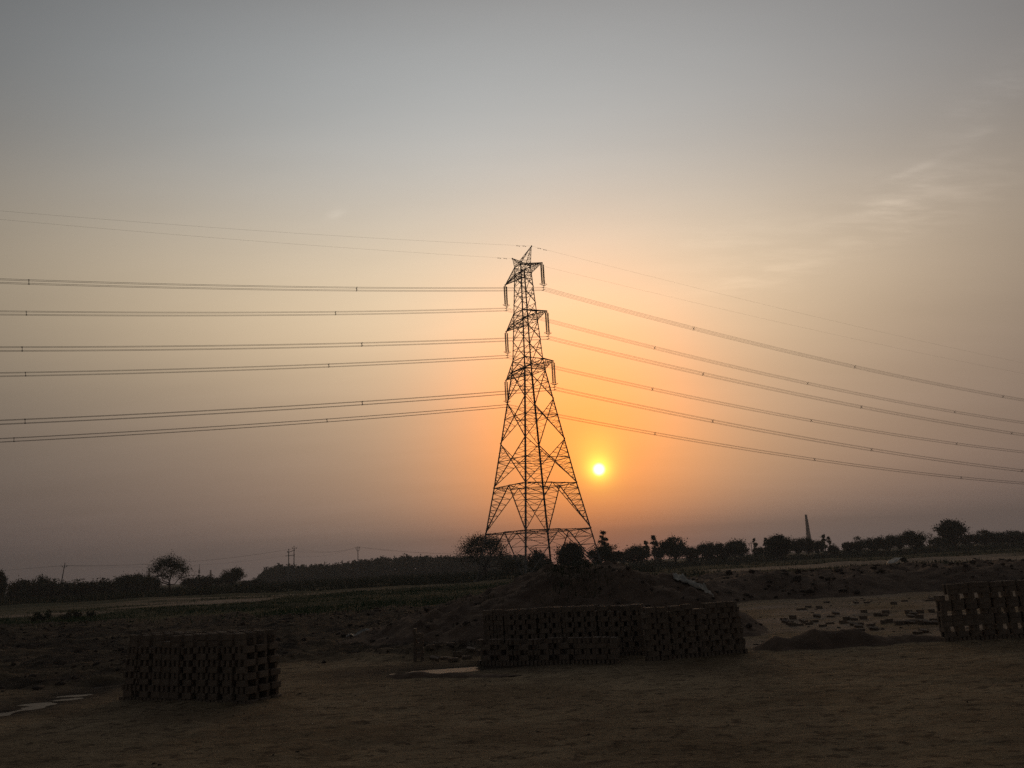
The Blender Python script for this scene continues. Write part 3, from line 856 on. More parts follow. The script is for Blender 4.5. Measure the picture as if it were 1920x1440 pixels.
for f in range(4):
    i, j = f, (f + 1) % 4
    nrm = (corner(i, 20) + corner(j, 20)) / 2; nrm[2] = 0; nrm /= np.linalg.norm(nrm)
    for z in (7.45, 14.75, 33.75, 35.63, 42.35, 43.86, 50.75, 52.1):
        member('strut', corner(i, z), corner(j, z), .13 if z < 35 else .10, nrm)
    # feet and the tall open panel: inverted V from the legs to the middle of the belt
    for (z0, z1, n) in ((0.0, 7.45, 6), (7.45, 14.75, 8)):
        top = (corner(i, z1) + corner(j, z1)) / 2
        for a, b in ((i, j), (j, i)):
            lac = MB()
            member('brace', corner(a, z0), top, .13, nrm)
            ladder(lac, corner(a, z0), corner(a, z1), corner(a, z0), top, n, .07)
            # belt hanger between the leg and the V
            hm = corner(a, z1) + (top - corner(a, z1)) * .5
            vm_ = corner(a, z0) + (top - corner(a, z0)) * (n - 1) / n
            lac.build('lacing', M_STEEL, pylon)
            hg_ = MB(); hg_.angle(hm, vm_, .07); hg_.angle(hm, corner(a, z0 + (z1 - z0) * (n - 1) / n), .07); hg_.build('hanger', M_STEEL, pylon)
    # X panels
    for (z0, z1, w, n) in ((14.75, 21.97, .12, 5), (21.97, 28.78, .12, 4), (28.78, 33.75, .11, 3), (33.75, 35.63, .10, 0), (35.63, 39.05, .09, 1), (39.05, 42.35, .09, 1), (42.35, 43.86, .08, 0),
                           (43.86, 45.45, .08, 0), (45.45, 48.4, .08, 1), (48.4, 50.75, .08, 1), (50.75, 52.1, .07, 0)):
        a0, b0, a1, b1 = corner(i, z0), corner(j, z0), corner(i, z1), corner(j, z1)
        member('brace', a0, b1, w, nrm); member('brace', b0, a1, w, nrm)
        tt = np.linalg.norm(b0 - a0) / (np.linalg.norm(b0 - a0) + np.linalg.norm(b1 - a1))
        xc = a0 + (b1 - a0) * tt; zc = xc[2]
        if n:
            for k, (lo, hi) in ((i, (a0, a1)), (j, (b0, b1))):
                mid = corner(k, zc)
                if n == 1:
                    member('lacing', mid, xc, .09); member('lacing', (lo + mid) / 2, (lo + xc) / 2, .05); member('lacing', (hi + mid) / 2, (hi + xc) / 2, .05); continue
                lac = MB(); lac.angle(mid, xc, .09)
                ladder(lac, lo, mid, lo, xc, n, .06); ladder(lac, hi, mid, hi, xc, max(2, n - 1), .06)
                lac.build('lacing', M_STEEL, pylon)
for z, w in ((7.45, .09), (14.75, .09), (19.05, .07), (26.0, .07), (33.75, .07), (42.35, .06), (50.75, .06)):
    mb = MB(); mids = [(corner(k, z) + corner(k + 1, z)) / 2 for k in range(4)]
    for k in range(4):
        mb.angle(mids[k], mids[(k + 1) % 4], w)
        mb.angle((mids[k] + mids[(k + 1) % 4]) / 2, corner(k + 1, z), w * .8)
    if z < 10 or 30 < z:
        mb.angle(mids[0], mids[2], w * .8); mb.angle(mids[1], mids[3], w * .8)
    mb.build('plan_bracing', M_STEEL, pylon)
ARMS = [(50.7218, 50.75, 52.1, 5.9033), (42.2833, 42.35, 43.86, 6.3752), (33.7264, 33.75, 35.63, 7.259)]
for zt, zb, ztop, La in ARMS:
    for s in (1, -1):
        tip = np.array([s * La, 0, zt]); w0, w1 = hw(zb), hw(ztop)
        arm = MB(); tp = MB(); tp.bar(tip + [0, -.12, 0], tip + [0, .12, 0], .16); tp.bar(tip + [0, 0, -.22], tip, .10)
        B = [np.array([s * w0, b * w0, zb]) for b in (-1, 1)]; T = [np.array([s * w1, b * w1, ztop]) for b in (-1, 1)]
        n = 5
        for lo, hi in zip(B, T):
            for k in range(1, n):
                t = k / n; P, Q = lo + (tip - lo) * t, hi + (tip - hi) * t; P2 = lo + (tip - lo) * (k - 1) / n
                arm.angle(P, Q, .055); arm.angle(Q, P2, .055)
        for k in range(0, n):
            t, t2 = k / n, (k + 1) / n
            for E_ in (B, T):
                P, Q = E_[0] + (tip - E_[0]) * t, E_[1] + (tip - E_[1]) * t
                if k: arm.angle(P, Q, .055)
                if k < n - 1: arm.angle(P, E_[1] + (tip - E_[1]) * t2, .05); arm.angle(Q, E_[0] + (tip - E_[0]) * t2, .05)
        ao = arm.build('cross_arm', M_STEEL, pylon); tp.build('tip_plate', M_STEEL, ao)
        for E_ in B + T:
            c = MB(); c.angle(E_, tip, .12); c.build('chord', M_STEEL, ao)
for s in (1, -1):
    tip = np.array([s * 3.128, 0, 54.6956]); pk = MB(); pk.bar(tip + [0, 0, -.15], tip + [0, 0, .12], .14)
    w0 = hw(52.1); B = [np.array([s * w0, b * w0, 52.1]) for b in (-1, 1)]; T = [np.array([-s * w0, b * w0, 52.1]) for b in (-1, 1)]
    n = 5
    for k in range(1, n):
        t = k / n
        for lo, hi in zip(B, T):
            P, Q = lo + (tip - lo) * t, hi + (tip - hi) * t
            pk.angle(P, Q, .05); pk.angle(P, hi + (tip - hi) * (k - 1) / n, .05)
        pk.angle(B[0] + (tip - B[0]) * t, B[1] + (tip - B[1]) * t, .05); pk.angle(T[0] + (tip - T[0]) * t, T[1] + (tip - T[1]) * t, .05)
    po = pk.build('earth_wire_peak', M_STEEL, pylon)
    for E_ in B + T:
        c = MB(); c.angle(E_, tip, .09); c.build('chord', M_STEEL, po)

NV = np.array([math.cos(TYAW), math.sin(TYAW), 0]); MV = np.array([-NV[1], NV[0], 0])
LD = MV * math.cos(.0497) + NV * math.sin(.0497)          # direction of the line
AV = np.array([LD[1], -LD[0], 0])                          # across the line
TB = np.array([TX, TY, 0])

# insulators: twin strings under each arm tip
POS = {'U': 'top', 'M': 'middle', 'L': 'lowest'}
sheds = []
for k in range(26):
    z = -.32 - k * .128; sheds += [(.05, z), (.15, z - .015), (.16, z - .05), (.06, z - .08)]
INS = None
for key, (zt, zb, ztop, La) in zip('UML', ARMS):
    for s in (1, -1):
        loc = TB + NV * s * La + np.array([0, 0, zt])
        root = empty('insulator_string', loc, math.atan2(LD[1], LD[0]))
        tag(root, '%s twin insulator string hanging from the %s arm tips of the pylon' % (POS[key], 'right' if s > 0 else 'left'), 'insulator', 'insulator strings under the pylon arms')
        if INS is None:
            INS = {}
            mb = MB(); mb.bar((0, 0, -.02), (0, 0, -.22), .07); mb.add([(-.28, -.015, -.27), (.28, -.015, -.27), (0, -.015, -.14), (-.28, .015, -.27), (.28, .015, -.27), (0, .015, -.14)], [(0, 1, 2), (5, 4, 3), (0, 3, 4, 1), (1, 4, 5, 2), (2, 5, 3, 0)])
            INS['upper_yoke'] = mb.mesh('upper_yoke', M_STEEL)
            mb = MB(); mb.bar((-.36, 0, -3.88), (.36, 0, -3.88), .05, .12); mb.bar((0, 0, -3.85), (0, 0, -4.30), .06)
            INS['lower_yoke'] = mb.mesh('lower_yoke', M_STEEL)
            mb = MB(); mb.lathe([(.035, -.26)] + sheds + [(.035, -3.75), (.03, -3.86)], (0, 0, 0), 10)
            INS['insulator_rod'] = mb.mesh('insulator_rod', M_GLASS, True)
            mb = MB(); mb.ring((0, 0, -3.70), .30, .028, -2.4, 2.4, 14); mb.tube((0, 0, -3.88), (.30, 0, -3.70), .018, 4)
            INS['grading_ring'] = mb.mesh('grading_ring', M_STEEL, True)
            mb = MB()
            for dy in (-.225, .225):
                for dz in (-4.26, -4.71): mb.tube((-.16, dy, dz), (.16, dy, dz), .045, 6); mb.bar((0, dy, dz), (0, 0, -4.30 if dz > -4.5 else -4.66), .04)
            mb.bar((0, 0, -4.25), (0, 0, -4.70), .05)
            INS['suspension_clamp'] = mb.mesh('suspension_clamp', M_STEEL)
        for nm in ('upper_yoke', 'lower_yoke', 'suspension_clamp'): link(nm, INS[nm], root)
        for sx in (-1, 1):
            link('insulator_rod', INS['insulator_rod'], root, (sx * .2, 0, 0))
            link('grading_ring', INS['grading_ring'], root, (sx * .34, 0, 0), (0, 0, 0 if sx > 0 else math.pi))

# conductors
SAG = {'L': {'UN': (.132, .000319), 'UF': (.1372, .000308), 'MN': (.1311, .000309), 'MF': (.1325, .000298), 'LN': (.1336, .0003), 'LF': (.1293, .000276)},
       'R': {'UN': (.1291, .000299), 'UF': (.1431, .000316), 'MN': (.1287, .00028), 'MF': (.1368, .000306), 'LN': (.133, .000301), 'LF': (.1318, .0003)}}
T_L = np.concatenate([np.linspace(0, 130, 45), np.linspace(140, 400, 20)])
WIRE_R = .025


def wire_pts(p0, side, b, c):
    d = -1 if side == 'L' else 1
    return [p0 + LD * d * t + np.array([0, 0, -b * t + c * t * t]) for t in T_L]


sp = MB(); sp.bar((0, -.10, 0), (0, .10, 0), .05); sp.bar((0, 0, -.10), (0, 0, .10), .05)
for dy in (-1, 1):
    for dz in (-1, 1):
        sp.bar((0, dy * .06, dz * .06), (0, dy * .20, dz * .20), .042); sp.bar((-.08, dy * .225, dz * .225), (.08, dy * .225, dz * .225), .065)
SPM = sp.mesh('spacer', M_STEEL)
for key, (zt, zb, ztop, La) in zip('UML', ARMS):
    for s in (1, -1):
        kk = key + ('N' if s > 0 else 'F')
        p0 = TB + NV * s * La + np.array([0, 0, zt - 4.513])
        root = empty('conductor_bundle', p0, math.atan2(LD[1], LD[0]))
        tag(root, 'bundle of four power line wires held by the %s %s insulator string' % (POS[key], 'right' if s > 0 else 'left'), 'power line', 'bundled power line conductors')
        for dy in (-.225, .225):
            for dz in (-.225, .225):
                mb = MB()
                pts = []
                off = AV * -dy + np.array([0, 0, dz])
                for side in 'LR':
                    b_c = SAG[side][kk]; w = wire_pts(off, side, *b_c)
                    pts = w[::-1] if side == 'L' else pts + w[1:]
                ca, sa = math.cos(-root.rotation_euler[2]), math.sin(-root.rotation_euler[2])
                pts = [np.array([p[0] * ca - p[1] * sa, p[0] * sa + p[1] * ca, p[2]]) for p in pts]
                mb.path(pts, WIRE_R, 4); mb.build('wire', M_WIRE, root, True)
        for side in 'LR':
            b, c = SAG[side][kk]; d = -1 if side == 'L' else 1
            for t in ((31.2, 72.0, 118, 165) if side == 'L' else (31.8, 73.5, 123.0, 170, 215)):
                jit = random.uniform(-.6, .6); t += jit
                link('spacer', SPM, root, (d * t, 0, -b * t + c * t * t), (0, d * (b - 2 * c * t), 0))
for s in (1, -1):
    p0 = TB + NV * s * 3.128 + np.array([0, 0, 54.6956 + .02])
    root = empty('earth_wire', p0, math.atan2(LD[1], LD[0]))
    tag(root, 'thin single earth wire running from the %s peak of the pylon' % ('higher right' if s > 0 else 'lower left'), 'power line', 'earth wires at the top of the pylon')
    L_ = (.1107, .000298) if s > 0 else (.0884, .000245); R_ = (.0921, .000148)
    pts = [np.array([-t, 0, -L_[0] * t + L_[1] * t * t]) for t in T_L][::-1] + [np.array([t, 0, -R_[0] * t + R_[1] * t * t]) for t in T_L][1:]
    mb = MB(); mb.path(pts, .010, 4); mb.build('wire', M_WIRE, root, True)
    for t, sd in ((1.4, -1), (2.6, 1), (1.5, 1), (2.6, -1)):
        b, c = L_ if sd < 0 else R_
        mb = MB(); q = np.array([sd * t, 0, -b * t + c * t * t - .10])
        mb.tube(q + [-.32, 0, 0], q + [-.16, 0, 0], .05, 6); mb.tube(q + [.16, 0, 0], q + [.32, 0, 0], .05, 6); mb.tube(q + [-.2, 0, 0], q + [.2, 0, 0], .015, 4); mb.bar(q, q + [0, 0, .12], .04)
        mb.build('vibration_damper', M_STEEL, root)

# ------------------------------------------------------------------ trees
def tree_meshes(kind, H, W, seed, nclump, nleaf, leaf, trunk_h, gaps=0.0, tr=None):
    """trunk + limbs, and a crown of many leaf-sized faces in uneven clumps"""
    r = np.random.default_rng(seed); tb = MB()
    tr = tr or max(.07, H * .028)
    lean = r.normal(0, .05, 2) * H
    crown_c = np.array([lean[0], lean[1], (trunk_h + H) / 2]); hh = (H - trunk_h) / 2
    C = []
    while len(C) < nclump:
        v = r.normal(0, 1, 3); v /= np.linalg.norm(v); rad = r.uniform(.12, .88) ** .5
        if kind == 'umbrella':
            p = np.array([v[0] * W / 2 * rad, v[1] * W / 2 * rad, 0]); rr = math.hypot(p[0], p[1]) / (W / 2)
            zt = H * (.95 - .42 * rr ** 2.2) - abs(r.normal(0, .17 * H)); p[2] = max(zt, H * (.34 + .12 * r.random())); p[:2] += lean
        elif kind == 'column':
            z = r.uniform(trunk_h, H); q = (z - trunk_h) / (H - trunk_h); ww = W / 2 * (math.sin(min(1, q * 1.05) * math.pi) ** .5 * .8 + .2)
            p = np.array([v[0] * ww * rad, v[1] * ww * rad, z])
        else:
            v[2] = v[2] * .9 + .1
            p = crown_c + v * np.array([W / 2, W / 2, hh]) * rad
            
        if gaps and vn(np.array([p[0] * 1.1 + seed]), np.array([p[2] * 1.1]), seed)[0] < gaps: continue
        C.append(p)
    C = np.array(C)
    tb.path([np.array([0, 0, -.3]), np.array([lean[0] * .2, lean[1] * .2, trunk_h * .5]), np.array([lean[0] * .5, lean[1] * .5, trunk_h])], [tr * 1.25, tr, tr * .85], 6)
    nl = 6 if kind != 'column' else 4
    limbs = []
    for k in range(nl):
        c = C[r.integers(len(C))]; a = np.array([lean[0] * .5, lean[1] * .5, trunk_h * r.uniform(.8, 1.0)])
        end = a + (c - a) * .8; mid = a + (end - a) * .5 + r.normal(0, .06 * W, 3)
        tb.path([a, mid, end], [tr * .6, tr * .4, tr * .2], 5); limbs += [a, (a + mid) / 2, mid, (mid + end) / 2, end]
    limbs = np.array(limbs)
    for c in C:
        d = np.linalg.norm(limbs - c, axis=1) + np.where(limbs[:, 2] > c[2] + .3, 3, 0); b = limbs[d.argmin()]
        tb.path([b, (b + c) / 2 + r.normal(0, .10, 3), c], [tr * .24, tr * .15, tr * .07], 4)
    cr = W * (.075 if kind == 'umbrella' else .085)
    n = nclump * nleaf
    sz = r.uniform(.6, 1.35, nclump)
    cen = np.repeat(C, nleaf, 0) + r.normal(0, 1, (n, 3)) * np.repeat(cr * sz, nleaf)[:, None] * np.array([1, 1, .62])
    a = r.normal(0, 1, (n, 3)); a /= np.linalg.norm(a, axis=1)[:, None]
    b = np.cross(a, r.normal(0, 1, (n, 3))); b /= np.linalg.norm(b, axis=1)[:, None]
    L = leaf * r.uniform(.6, 1.4, n)[:, None]
    V = np.stack([cen - a * L, cen + b * L * .45, cen + a * L, cen - b * L * .45], 1).reshape(-1, 3)
    return tb.mesh('trunk', M_BARK, True), np_mesh('crown', V, np.arange(4 * n).reshape(-1, 4), M_LEAF)


PROTO = {}
def plant(kind, u, top_v, D, wpx, label, proto, ground_v=None, name='tree', cat='tree', group=None, base=0.0, rz=None):
    """a tree whose top is seen at (u, top_v), D metres away, wpx wide in the photo"""
    t = dp(u, top_v, D); h = t[2] - base; w = wpx / FPX * D
    if proto not in PROTO: PROTO[proto] = tree_meshes(*PARAM[proto])
    kd, H, W = PARAM[proto][:3]
    root = empty(name, (t[0], D, base), random.uniform(0, 6.28) if rz is None else rz); tag(root, label, cat, group)
    s = (w / W, w / W, h / H)
    trunk, crown = PROTO[proto]
    link('trunk', trunk, root, scale=s); link('crown', crown, root, scale=s)
    return root


PARAM = {  # kind, H, W, seed, clumps, leaves per clump, leaf size, trunk height, gaps
    'dome1': ('dome', 7, 7, 1, 100, 60, .22, 1.3, .15), 'dome2': ('dome', 6, 7, 2, 100, 60, .22, 1.1, .2), 'dome3': ('dome', 6, 6, 3, 70, 56, .22, 1.1, .32),
    'dome4': ('dome', 7, 6, 4, 70, 56, .22, 1.4, .3), 'round': ('dome', 6, 6, 5, 170, 70, .20, .6), 'lone': ('dome', 7.5, 6.5, 6, 100, 60, .21, 2.7, .2),
    'sprig': ('column', 6, 2.2, 7, 24, 34, .22, 2.6, .3), 'column': ('column', 5, 2, 8, 34, 40, .20, .8), 'bare': ('dome', 6, 4.5, 9, 70, 3, .12, 1.6),
    'umb1': ('umbrella', 8, 9, 10, 240, 40, .11, 2.2), 'umb2': ('umbrella', 7, 8, 11, 190, 34, .11, 2.2), 'tall': ('column', 9, 3, 12, 40, 40, .2, 3.4, .3),
    'bush1': ('dome', 3, 5, 13, 80, 60, .17, .1, .25), 'bush2': ('dome', 3, 4, 14, 60, 60, .16, .1, .35)}
# round the pylon
plant('umb1', 908, 1000, 168, 100, 'spreading umbrella shaped tree with visible branches at the left foot of the pylon', 'umb1', base=.0, rz=.4)
plant('round', 1065, 1019, 165, 50, 'dense round tree behind the right legs of the pylon', 'round')
plant('dome', 1118, 1021, 172, 46, 'dark bushy tree at the right foot of the pylon', 'dome3')
plant('dome', 1145, 1021, 176, 36, 'dark rounded tree just right of the pylon foot, below the sun', 'dome4')
plant('tall', 1131, 996, 174, 24, 'tall thin sparse tree rising above the bushes right of the pylon', 'tall')
plant('bush', 1003, 1034, 158, 36, 'low bush standing between the pylon legs', 'bush1', name='bush', cat='bush')
plant('bush', 1022, 1046, 150, 30, 'small bush in front of the pylon far leg', 'bush2', name='bush', cat='bush')
plant('bush', 960, 1047, 190, 40, 'low bush just right of the umbrella shaped tree', 'bush2', name='bush', cat='bush')
plant('bush', 1090, 1046, 150, 34, 'low bush between the round tree and the dark bushy tree', 'bush2', name='bush', cat='bush')
# right-hand row
ROW = [
    ('dome4', 1168, 1038, 260, 18, 'small pale distant tree in the gap right of the pylon trees', 'tree'),
    ('dome2', 1190, 1024, 225, 50, 'broad low dark tree at the left end of the right tree row', 'tree'),
    ('sprig', 1210, 1015, 222, 12, 'short sprig tree poking above the broad low tree', 'tree'),
    ('sprig', 1224, 1005, 222, 15, 'tallest sprig tree poking above the row left of the big dome tree', 'tree'),
    ('dome4', 1233, 1016, 224, 20, 'small tree filling the gap left of the big dome tree', 'tree'),
    ('dome1', 1261, 1007, 220, 46, 'big dome shaped tree, tallest of the row below the sun', 'tree'),
    ('dome3', 1287, 1025, 226, 28, 'low shoulder tree on the right side of the big dome tree', 'tree'),
    ('bare', 1298, 1019, 232, 22, 'bare thin branched tree beside the big dome tree', 'tree'),
    ('dome2', 1326, 1018, 228, 36, 'left tree of the flat topped clump right of the bare tree', 'tree'),
    ('dome1', 1352, 1018, 230, 30, 'middle tree of the flat topped clump right of the bare tree', 'tree'),
    ('dome2', 1380, 1013, 226, 40, 'right and tallest tree of the flat topped clump', 'tree'),
    ('column', 1414, 1011, 236, 10, 'small columnar tree right of the flat topped clump', 'tree'),
    ('dome3', 1425, 1024, 240, 12, 'tiny round tree between the two small columnar trees', 'tree'),
    ('column', 1434.6, 1010, 236, 10, 'small columnar tree just left of the very round dark tree', 'tree'),
    ('round', 1461, 1004, 205, 41, 'very round dense dark tree left of the kiln chimney', 'tree'),
    ('dome2', 1493, 1010, 232, 26, 'low tree between the very round tree and the kiln chimney', 'tree'),
    ('dome1', 1513, 1008, 236, 24, 'tree standing in front of the kiln chimney base', 'tree'),
    ('dome3', 1529, 1012, 234, 20, 'low tree on the right side of the kiln chimney base', 'tree'),
    ('sprig', 1544, 1003, 238, 10, 'taller sprig tree right of the kiln chimney', 'tree'),
    ('sprig', 1553, 1007, 240, 9, 'shorter sprig tree right of the kiln chimney', 'tree'),
    ('bush2', 1560, 1021, 230, 18, 'low bush under the two sprig trees', 'bush'),
    ('dome3', 1583, 1015, 228, 18, 'small lone round tree in the gap right of the sprig trees', 'tree'),
    ('dome4', 1607, 1006, 226, 22, 'steep sided tree at the left end of the long right clump', 'tree'),
    ('dome2', 1636, 1008, 228, 34, 'broad tree second from the left in the long right clump', 'tree'),
    ('dome1', 1664, 1004, 230, 28, 'round tree in the middle of the long right clump', 'tree'),
    ('dome2', 1683, 1003, 230, 22, 'tree next to the tallest dome of the long right clump', 'tree'),
    ('dome1', 1709, 995, 218, 38, 'tallest dome tree ending the long right clump', 'tree'),
    ('bare', 1738, 994, 240, 22, 'bare thin tree left of the lone tall crowned tree', 'tree'),
    ('dome3', 1752, 1006, 236, 26, 'low tree below the bare thin tree on the right', 'tree'),
    ('lone', 1786, 974, 205, 45, 'lone tall tree with full crown on a bare trunk at right', 'tree'),
    ('dome2', 1780, 1002, 240, 30, 'low bushy tree at the foot of the lone tall tree', 'tree'),
    ('dome3', 1817, 1000, 232, 26, 'low tree just right of the lone tall tree', 'tree'),
    ('dome1', 1844, 994, 232, 32, 'rounded tree second to the right of the lone tall tree', 'tree'),
    ('dome2', 1869, 999, 236, 26, 'low flat tree between two rounded trees near the right edge', 'tree'),
    ('dome1', 1900, 995, 230, 42, 'rounded tree at the right edge of the row', 'tree'),
    ('dome2', 1945, 997, 230, 44, 'tree at the far right end of the row, cut by the edge', 'tree')]
for pr, u, v, Dd, w, lb, ct in ROW:
    plant(pr, u, v, Dd, w * 1.15, lb, pr, name=ct, cat=ct, group='trees along the right horizon')
# left
plant('umb2', 322, 1039, 165, 80, 'spreading umbrella shaped tree standing alone in the left field', 'umb2', rz=1.9)
plant('dome1', 438, 1065, 215, 42, 'dark dome shaped tree right of the left umbrella tree', 'dome1')
plant('round', 2, 1072, 150, 24, 'dark round tree cut by the left edge', 'round')
LEFT = [(36, 1090, 165, 52), (76, 1083, 176, 34), (98, 1088, 168, 56), (146, 1089, 166, 66), (186, 1087, 172, 60), (232, 1081, 190, 46), (256, 1079, 200, 46), (284, 1082, 195, 40), (366, 1081, 215, 56), (398, 1080, 222, 50), (474, 1086, 220, 44)]
LLAB = ['low bush nearest the dark round tree at the left edge', 'upright bush left of the leaning pole', 'low bush just left of the leaning pole', 'low bush just right of the leaning pole', 'wide low bush second right of the leaning pole',
        'leftmost of three grey bushes left of the lone umbrella tree', 'middle one of three grey bushes left of the lone umbrella tree', 'bush touching the left side of the lone umbrella tree',
        'low bush just right of the lone umbrella tree', 'low bush between umbrella tree and dark dome tree', 'low bush in the gap right of the dark dome tree']
for (u, v, Dd, w), lb in zip(LEFT, LLAB):
    plant('b', u, v, Dd, w, lb, 'bush1' if (u % 4) < 2 else 'bush2', name='bush', cat='bush', group='bushes along the left horizon')

# the far plantation on the left reads as one mass
r = np.random.default_rng(77); cen = []
for k in range(900):
    u = r.uniform(486, 985); Dd = r.uniform(400, 480)
    topv = np.interp(u, [486, 497, 520, 560, 625, 680, 747, 800, 865, 990], [1086, 1069, 1065, 1064, 1059, 1052, 1046, 1043, 1044, 1042]) + r.normal(0, 2.6) + 3.2 * fbm(np.array([u * .05]), np.array([3.0]), 3, 151)[0] + 1
    t = dp(u, topv, Dd); w = r.uniform(1.8, 3.1)
    for q in range(80):
        f = r.random(); rad = w * (1 - .75 * f ** 2.2)
        cen.append((t[0] + r.normal(0, rad * .6), Dd + r.normal(0, rad * .55), f * (t[2] + .3)))
cen = np.array(cen); n = len(cen)
a = r.normal(0, 1, (n, 3)); a /= np.linalg.norm(a, axis=1)[:, None]; b = np.cross(a, r.normal(0, 1, (n, 3))); b /= np.linalg.norm(b, axis=1)[:, None]
L = r.uniform(.28, .60, n)[:, None]
V = np.stack([cen - a * L, cen + b * L * .55, cen + a * L, cen - b * L * .55], 1).reshape(-1, 3)
tag(link('plantation', np_mesh('plantation', V, np.arange(4 * n).reshape(-1, 4), M_LEAF)), 'dark far plantation of close trees along the left horizon', 'wood', kind='stuff')

# low scrub joining the feet of the right-hand trees
r = np.random.default_rng(78); cen = []
for k in range(700):
    u = r.uniform(1160, 1990); Dd = r.uniform(215, 270); t = dp(u, 1000, Dd); hh = r.uniform(.5, 2.0) * (1.2 if vn(np.array([u * .03]), np.array([0.0]), 9)[0] > .5 else .7)
    for q in range(34): cen.append((t[0] + r.normal(0, 1.0), Dd + r.normal(0, .8), r.random() ** .8 * hh))
cen = np.array(cen); n = len(cen)
a = r.normal(0, 1, (n, 3)); a /= np.linalg.norm(a, axis=1)[:, None]; b = np.cross(a, r.normal(0, 1, (n, 3))); b /= np.linalg.norm(b, axis=1)[:, None]
L = r.uniform(.14, .34, n)[:, None]
V = np.stack([cen - a * L, cen + b * L * .55, cen + a * L, cen - b * L * .55], 1).reshape(-1, 3)
tag(link('undergrowth', np_mesh('undergrowth', V, np.arange(4 * n).reshape(-1, 4), M_LEAF)), 'low scrub joining the feet of the right hand trees', 'undergrowth', kind='stuff')

# weeds against the pale track
def weed(p, h, label, seed):
    r = np.random.default_rng(seed); root = tag(empty('weed', p), label, 'weed', 'weeds along the pale track')
    st = MB(); tips = []
    for k in range(9):
        th, ln = r.uniform(0, 6.28), r.uniform(.3, 1.0) * h
        e = np.array([math.cos(th) * ln * .7, math.sin(th) * ln * .7, ln * r.uniform(.6, 1.0)])
        st.path([(0, 0, -.05), e * [.4, .4, .6], e], [.018, .013, .006], 4); tips += [e, e * .75, e * [.55, .55, .65]]
    st.build('stem', M_BARK, root)
    tips = np.array(tips); n = len(tips) * 14; c = np.repeat(tips, 14, 0) + r.normal(0, .10 * h, (n, 3))
    a = r.normal(0, 1, (n, 3)); a /= np.linalg.norm(a, axis=1)[:, None]; b = np.cross(a, r.normal(0, 1, (n, 3))); b /= np.linalg.norm(b, axis=1)[:, None]
    L = .09 * h * r.uniform(.6, 1.4, n)[:, None]
    V = np.stack([c - a * L, c + b * L * .5, c + a * L, c - b * L * .5], 1).reshape(-1, 3)
    link('leaves', np_mesh('leaves', V, np.arange(4 * n).reshape(-1, 4), M_LEAF), root)


for k, (u, v, h, lb) in enumerate([(82, 1166, .95, 'bushy weed at the near edge of the pale track, leftmost'), (122, 1163, .8, 'spiky weed against the pale track, second from left'), (146, 1160, .7, 'low weed against the pale track right of the spiky weed'),
                                   (170, 1158, .65, 'small weed at the right end of the weeds by the pale track'), (62, 1166, .6, 'short weed beside the bushy weed on the pale track edge')]):
    p = gp(u, v); p[2] = gh(p[0], p[1]); weed(p, h, lb, 300 + k)
# ------------------------------------------------------------------ kiln chimneys, mast, poles
def chimney(u, top_v, D, wt, wb, label, bands=14):
    t = dp(u, top_v, D); root = tag(empty('kiln_chimney', (t[0], D, 0)), label, 'chimney', 'brick kiln chimneys')
    H = t[2]; mb = MB()
    mb.lathe([(wb / 2, -.5)] + [(wb / 2 + (wt - wb) / 2 * k / bands, H * k / bands) for k in range(1, bands + 1)] + [(wt * .36, H), (wt * .36, H - 1.2)], (0, 0, 0), 16)
    sh = mb.build('shaft', M_KILN, root)
    c = MB(); c.lathe([(wt * .5, H - wt * .5), (wt * .60, H - wt * .35), (wt * .60, H - .1), (wt * .4, H + .05)], (0, 0, 0), 16); c.build('cap', M_KILN, root)
    for k in (3, 6, 9, 12):
        z = H * k / bands; rr = wb / 2 + (wt - wb) / 2 * k / bands
        c = MB(); c.lathe([(rr + .02, z - .25), (rr + .12, z - .2), (rr + .12, z + .2), (rr + .02, z + .25)], (0, 0, 0), 16); c.build('band', M_KILN, root)


chimney(1511, 965, 800, 2.0, 5.6, 'tall tapering kiln chimney above the trees at right')
chimney(280, 1066, 900, 1.6, 2.4, 'short distant chimney left of the lone umbrella tree')
chimney(395, 1069, 900, 1.6, 2.2, 'short distant chimney between umbrella tree and dark dome tree')
t = dp(374, 1057, 900); ms = tag(empty('radio_mast', (t[0], 900, 0)), 'thin distant lattice mast right of the lone umbrella tree', 'mast')
mb = MB()
for k in range(3):
    an = k * 2.094; mb.tube((math.cos(an) * .9, math.sin(an) * .9, -.3), (math.cos(an) * .12, math.sin(an) * .12, t[2]), .09, 4)
    for q in range(10):
        f0, f1 = q / 10, (q + 1) / 10; a2 = an + 2.094; r0, r1 = .9 - .78 * f0, .9 - .78 * f1
        mb.tube((math.cos(an) * r0, math.sin(an) * r0, t[2] * f0), (math.cos(a2) * r1, math.sin(a2) * r1, t[2] * f1), .05, 3)
mb.build('lattice', M_STEEL, ms)
mb = MB(); mb.lathe([(.3, t[2] * .5), (1.1, t[2] * .56), (1.1, t[2] * .66), (.3, t[2] * .72)], (0, 0, 0), 8); mb.build('antenna_drum', M_STEEL, ms)


def pole_root(u, v, D, label): t = dp(u, v, D); return tag(empty('utility_pole', (t[0], D, 0)), label, 'utility pole', 'utility poles on the left'), t[2]


PO = []
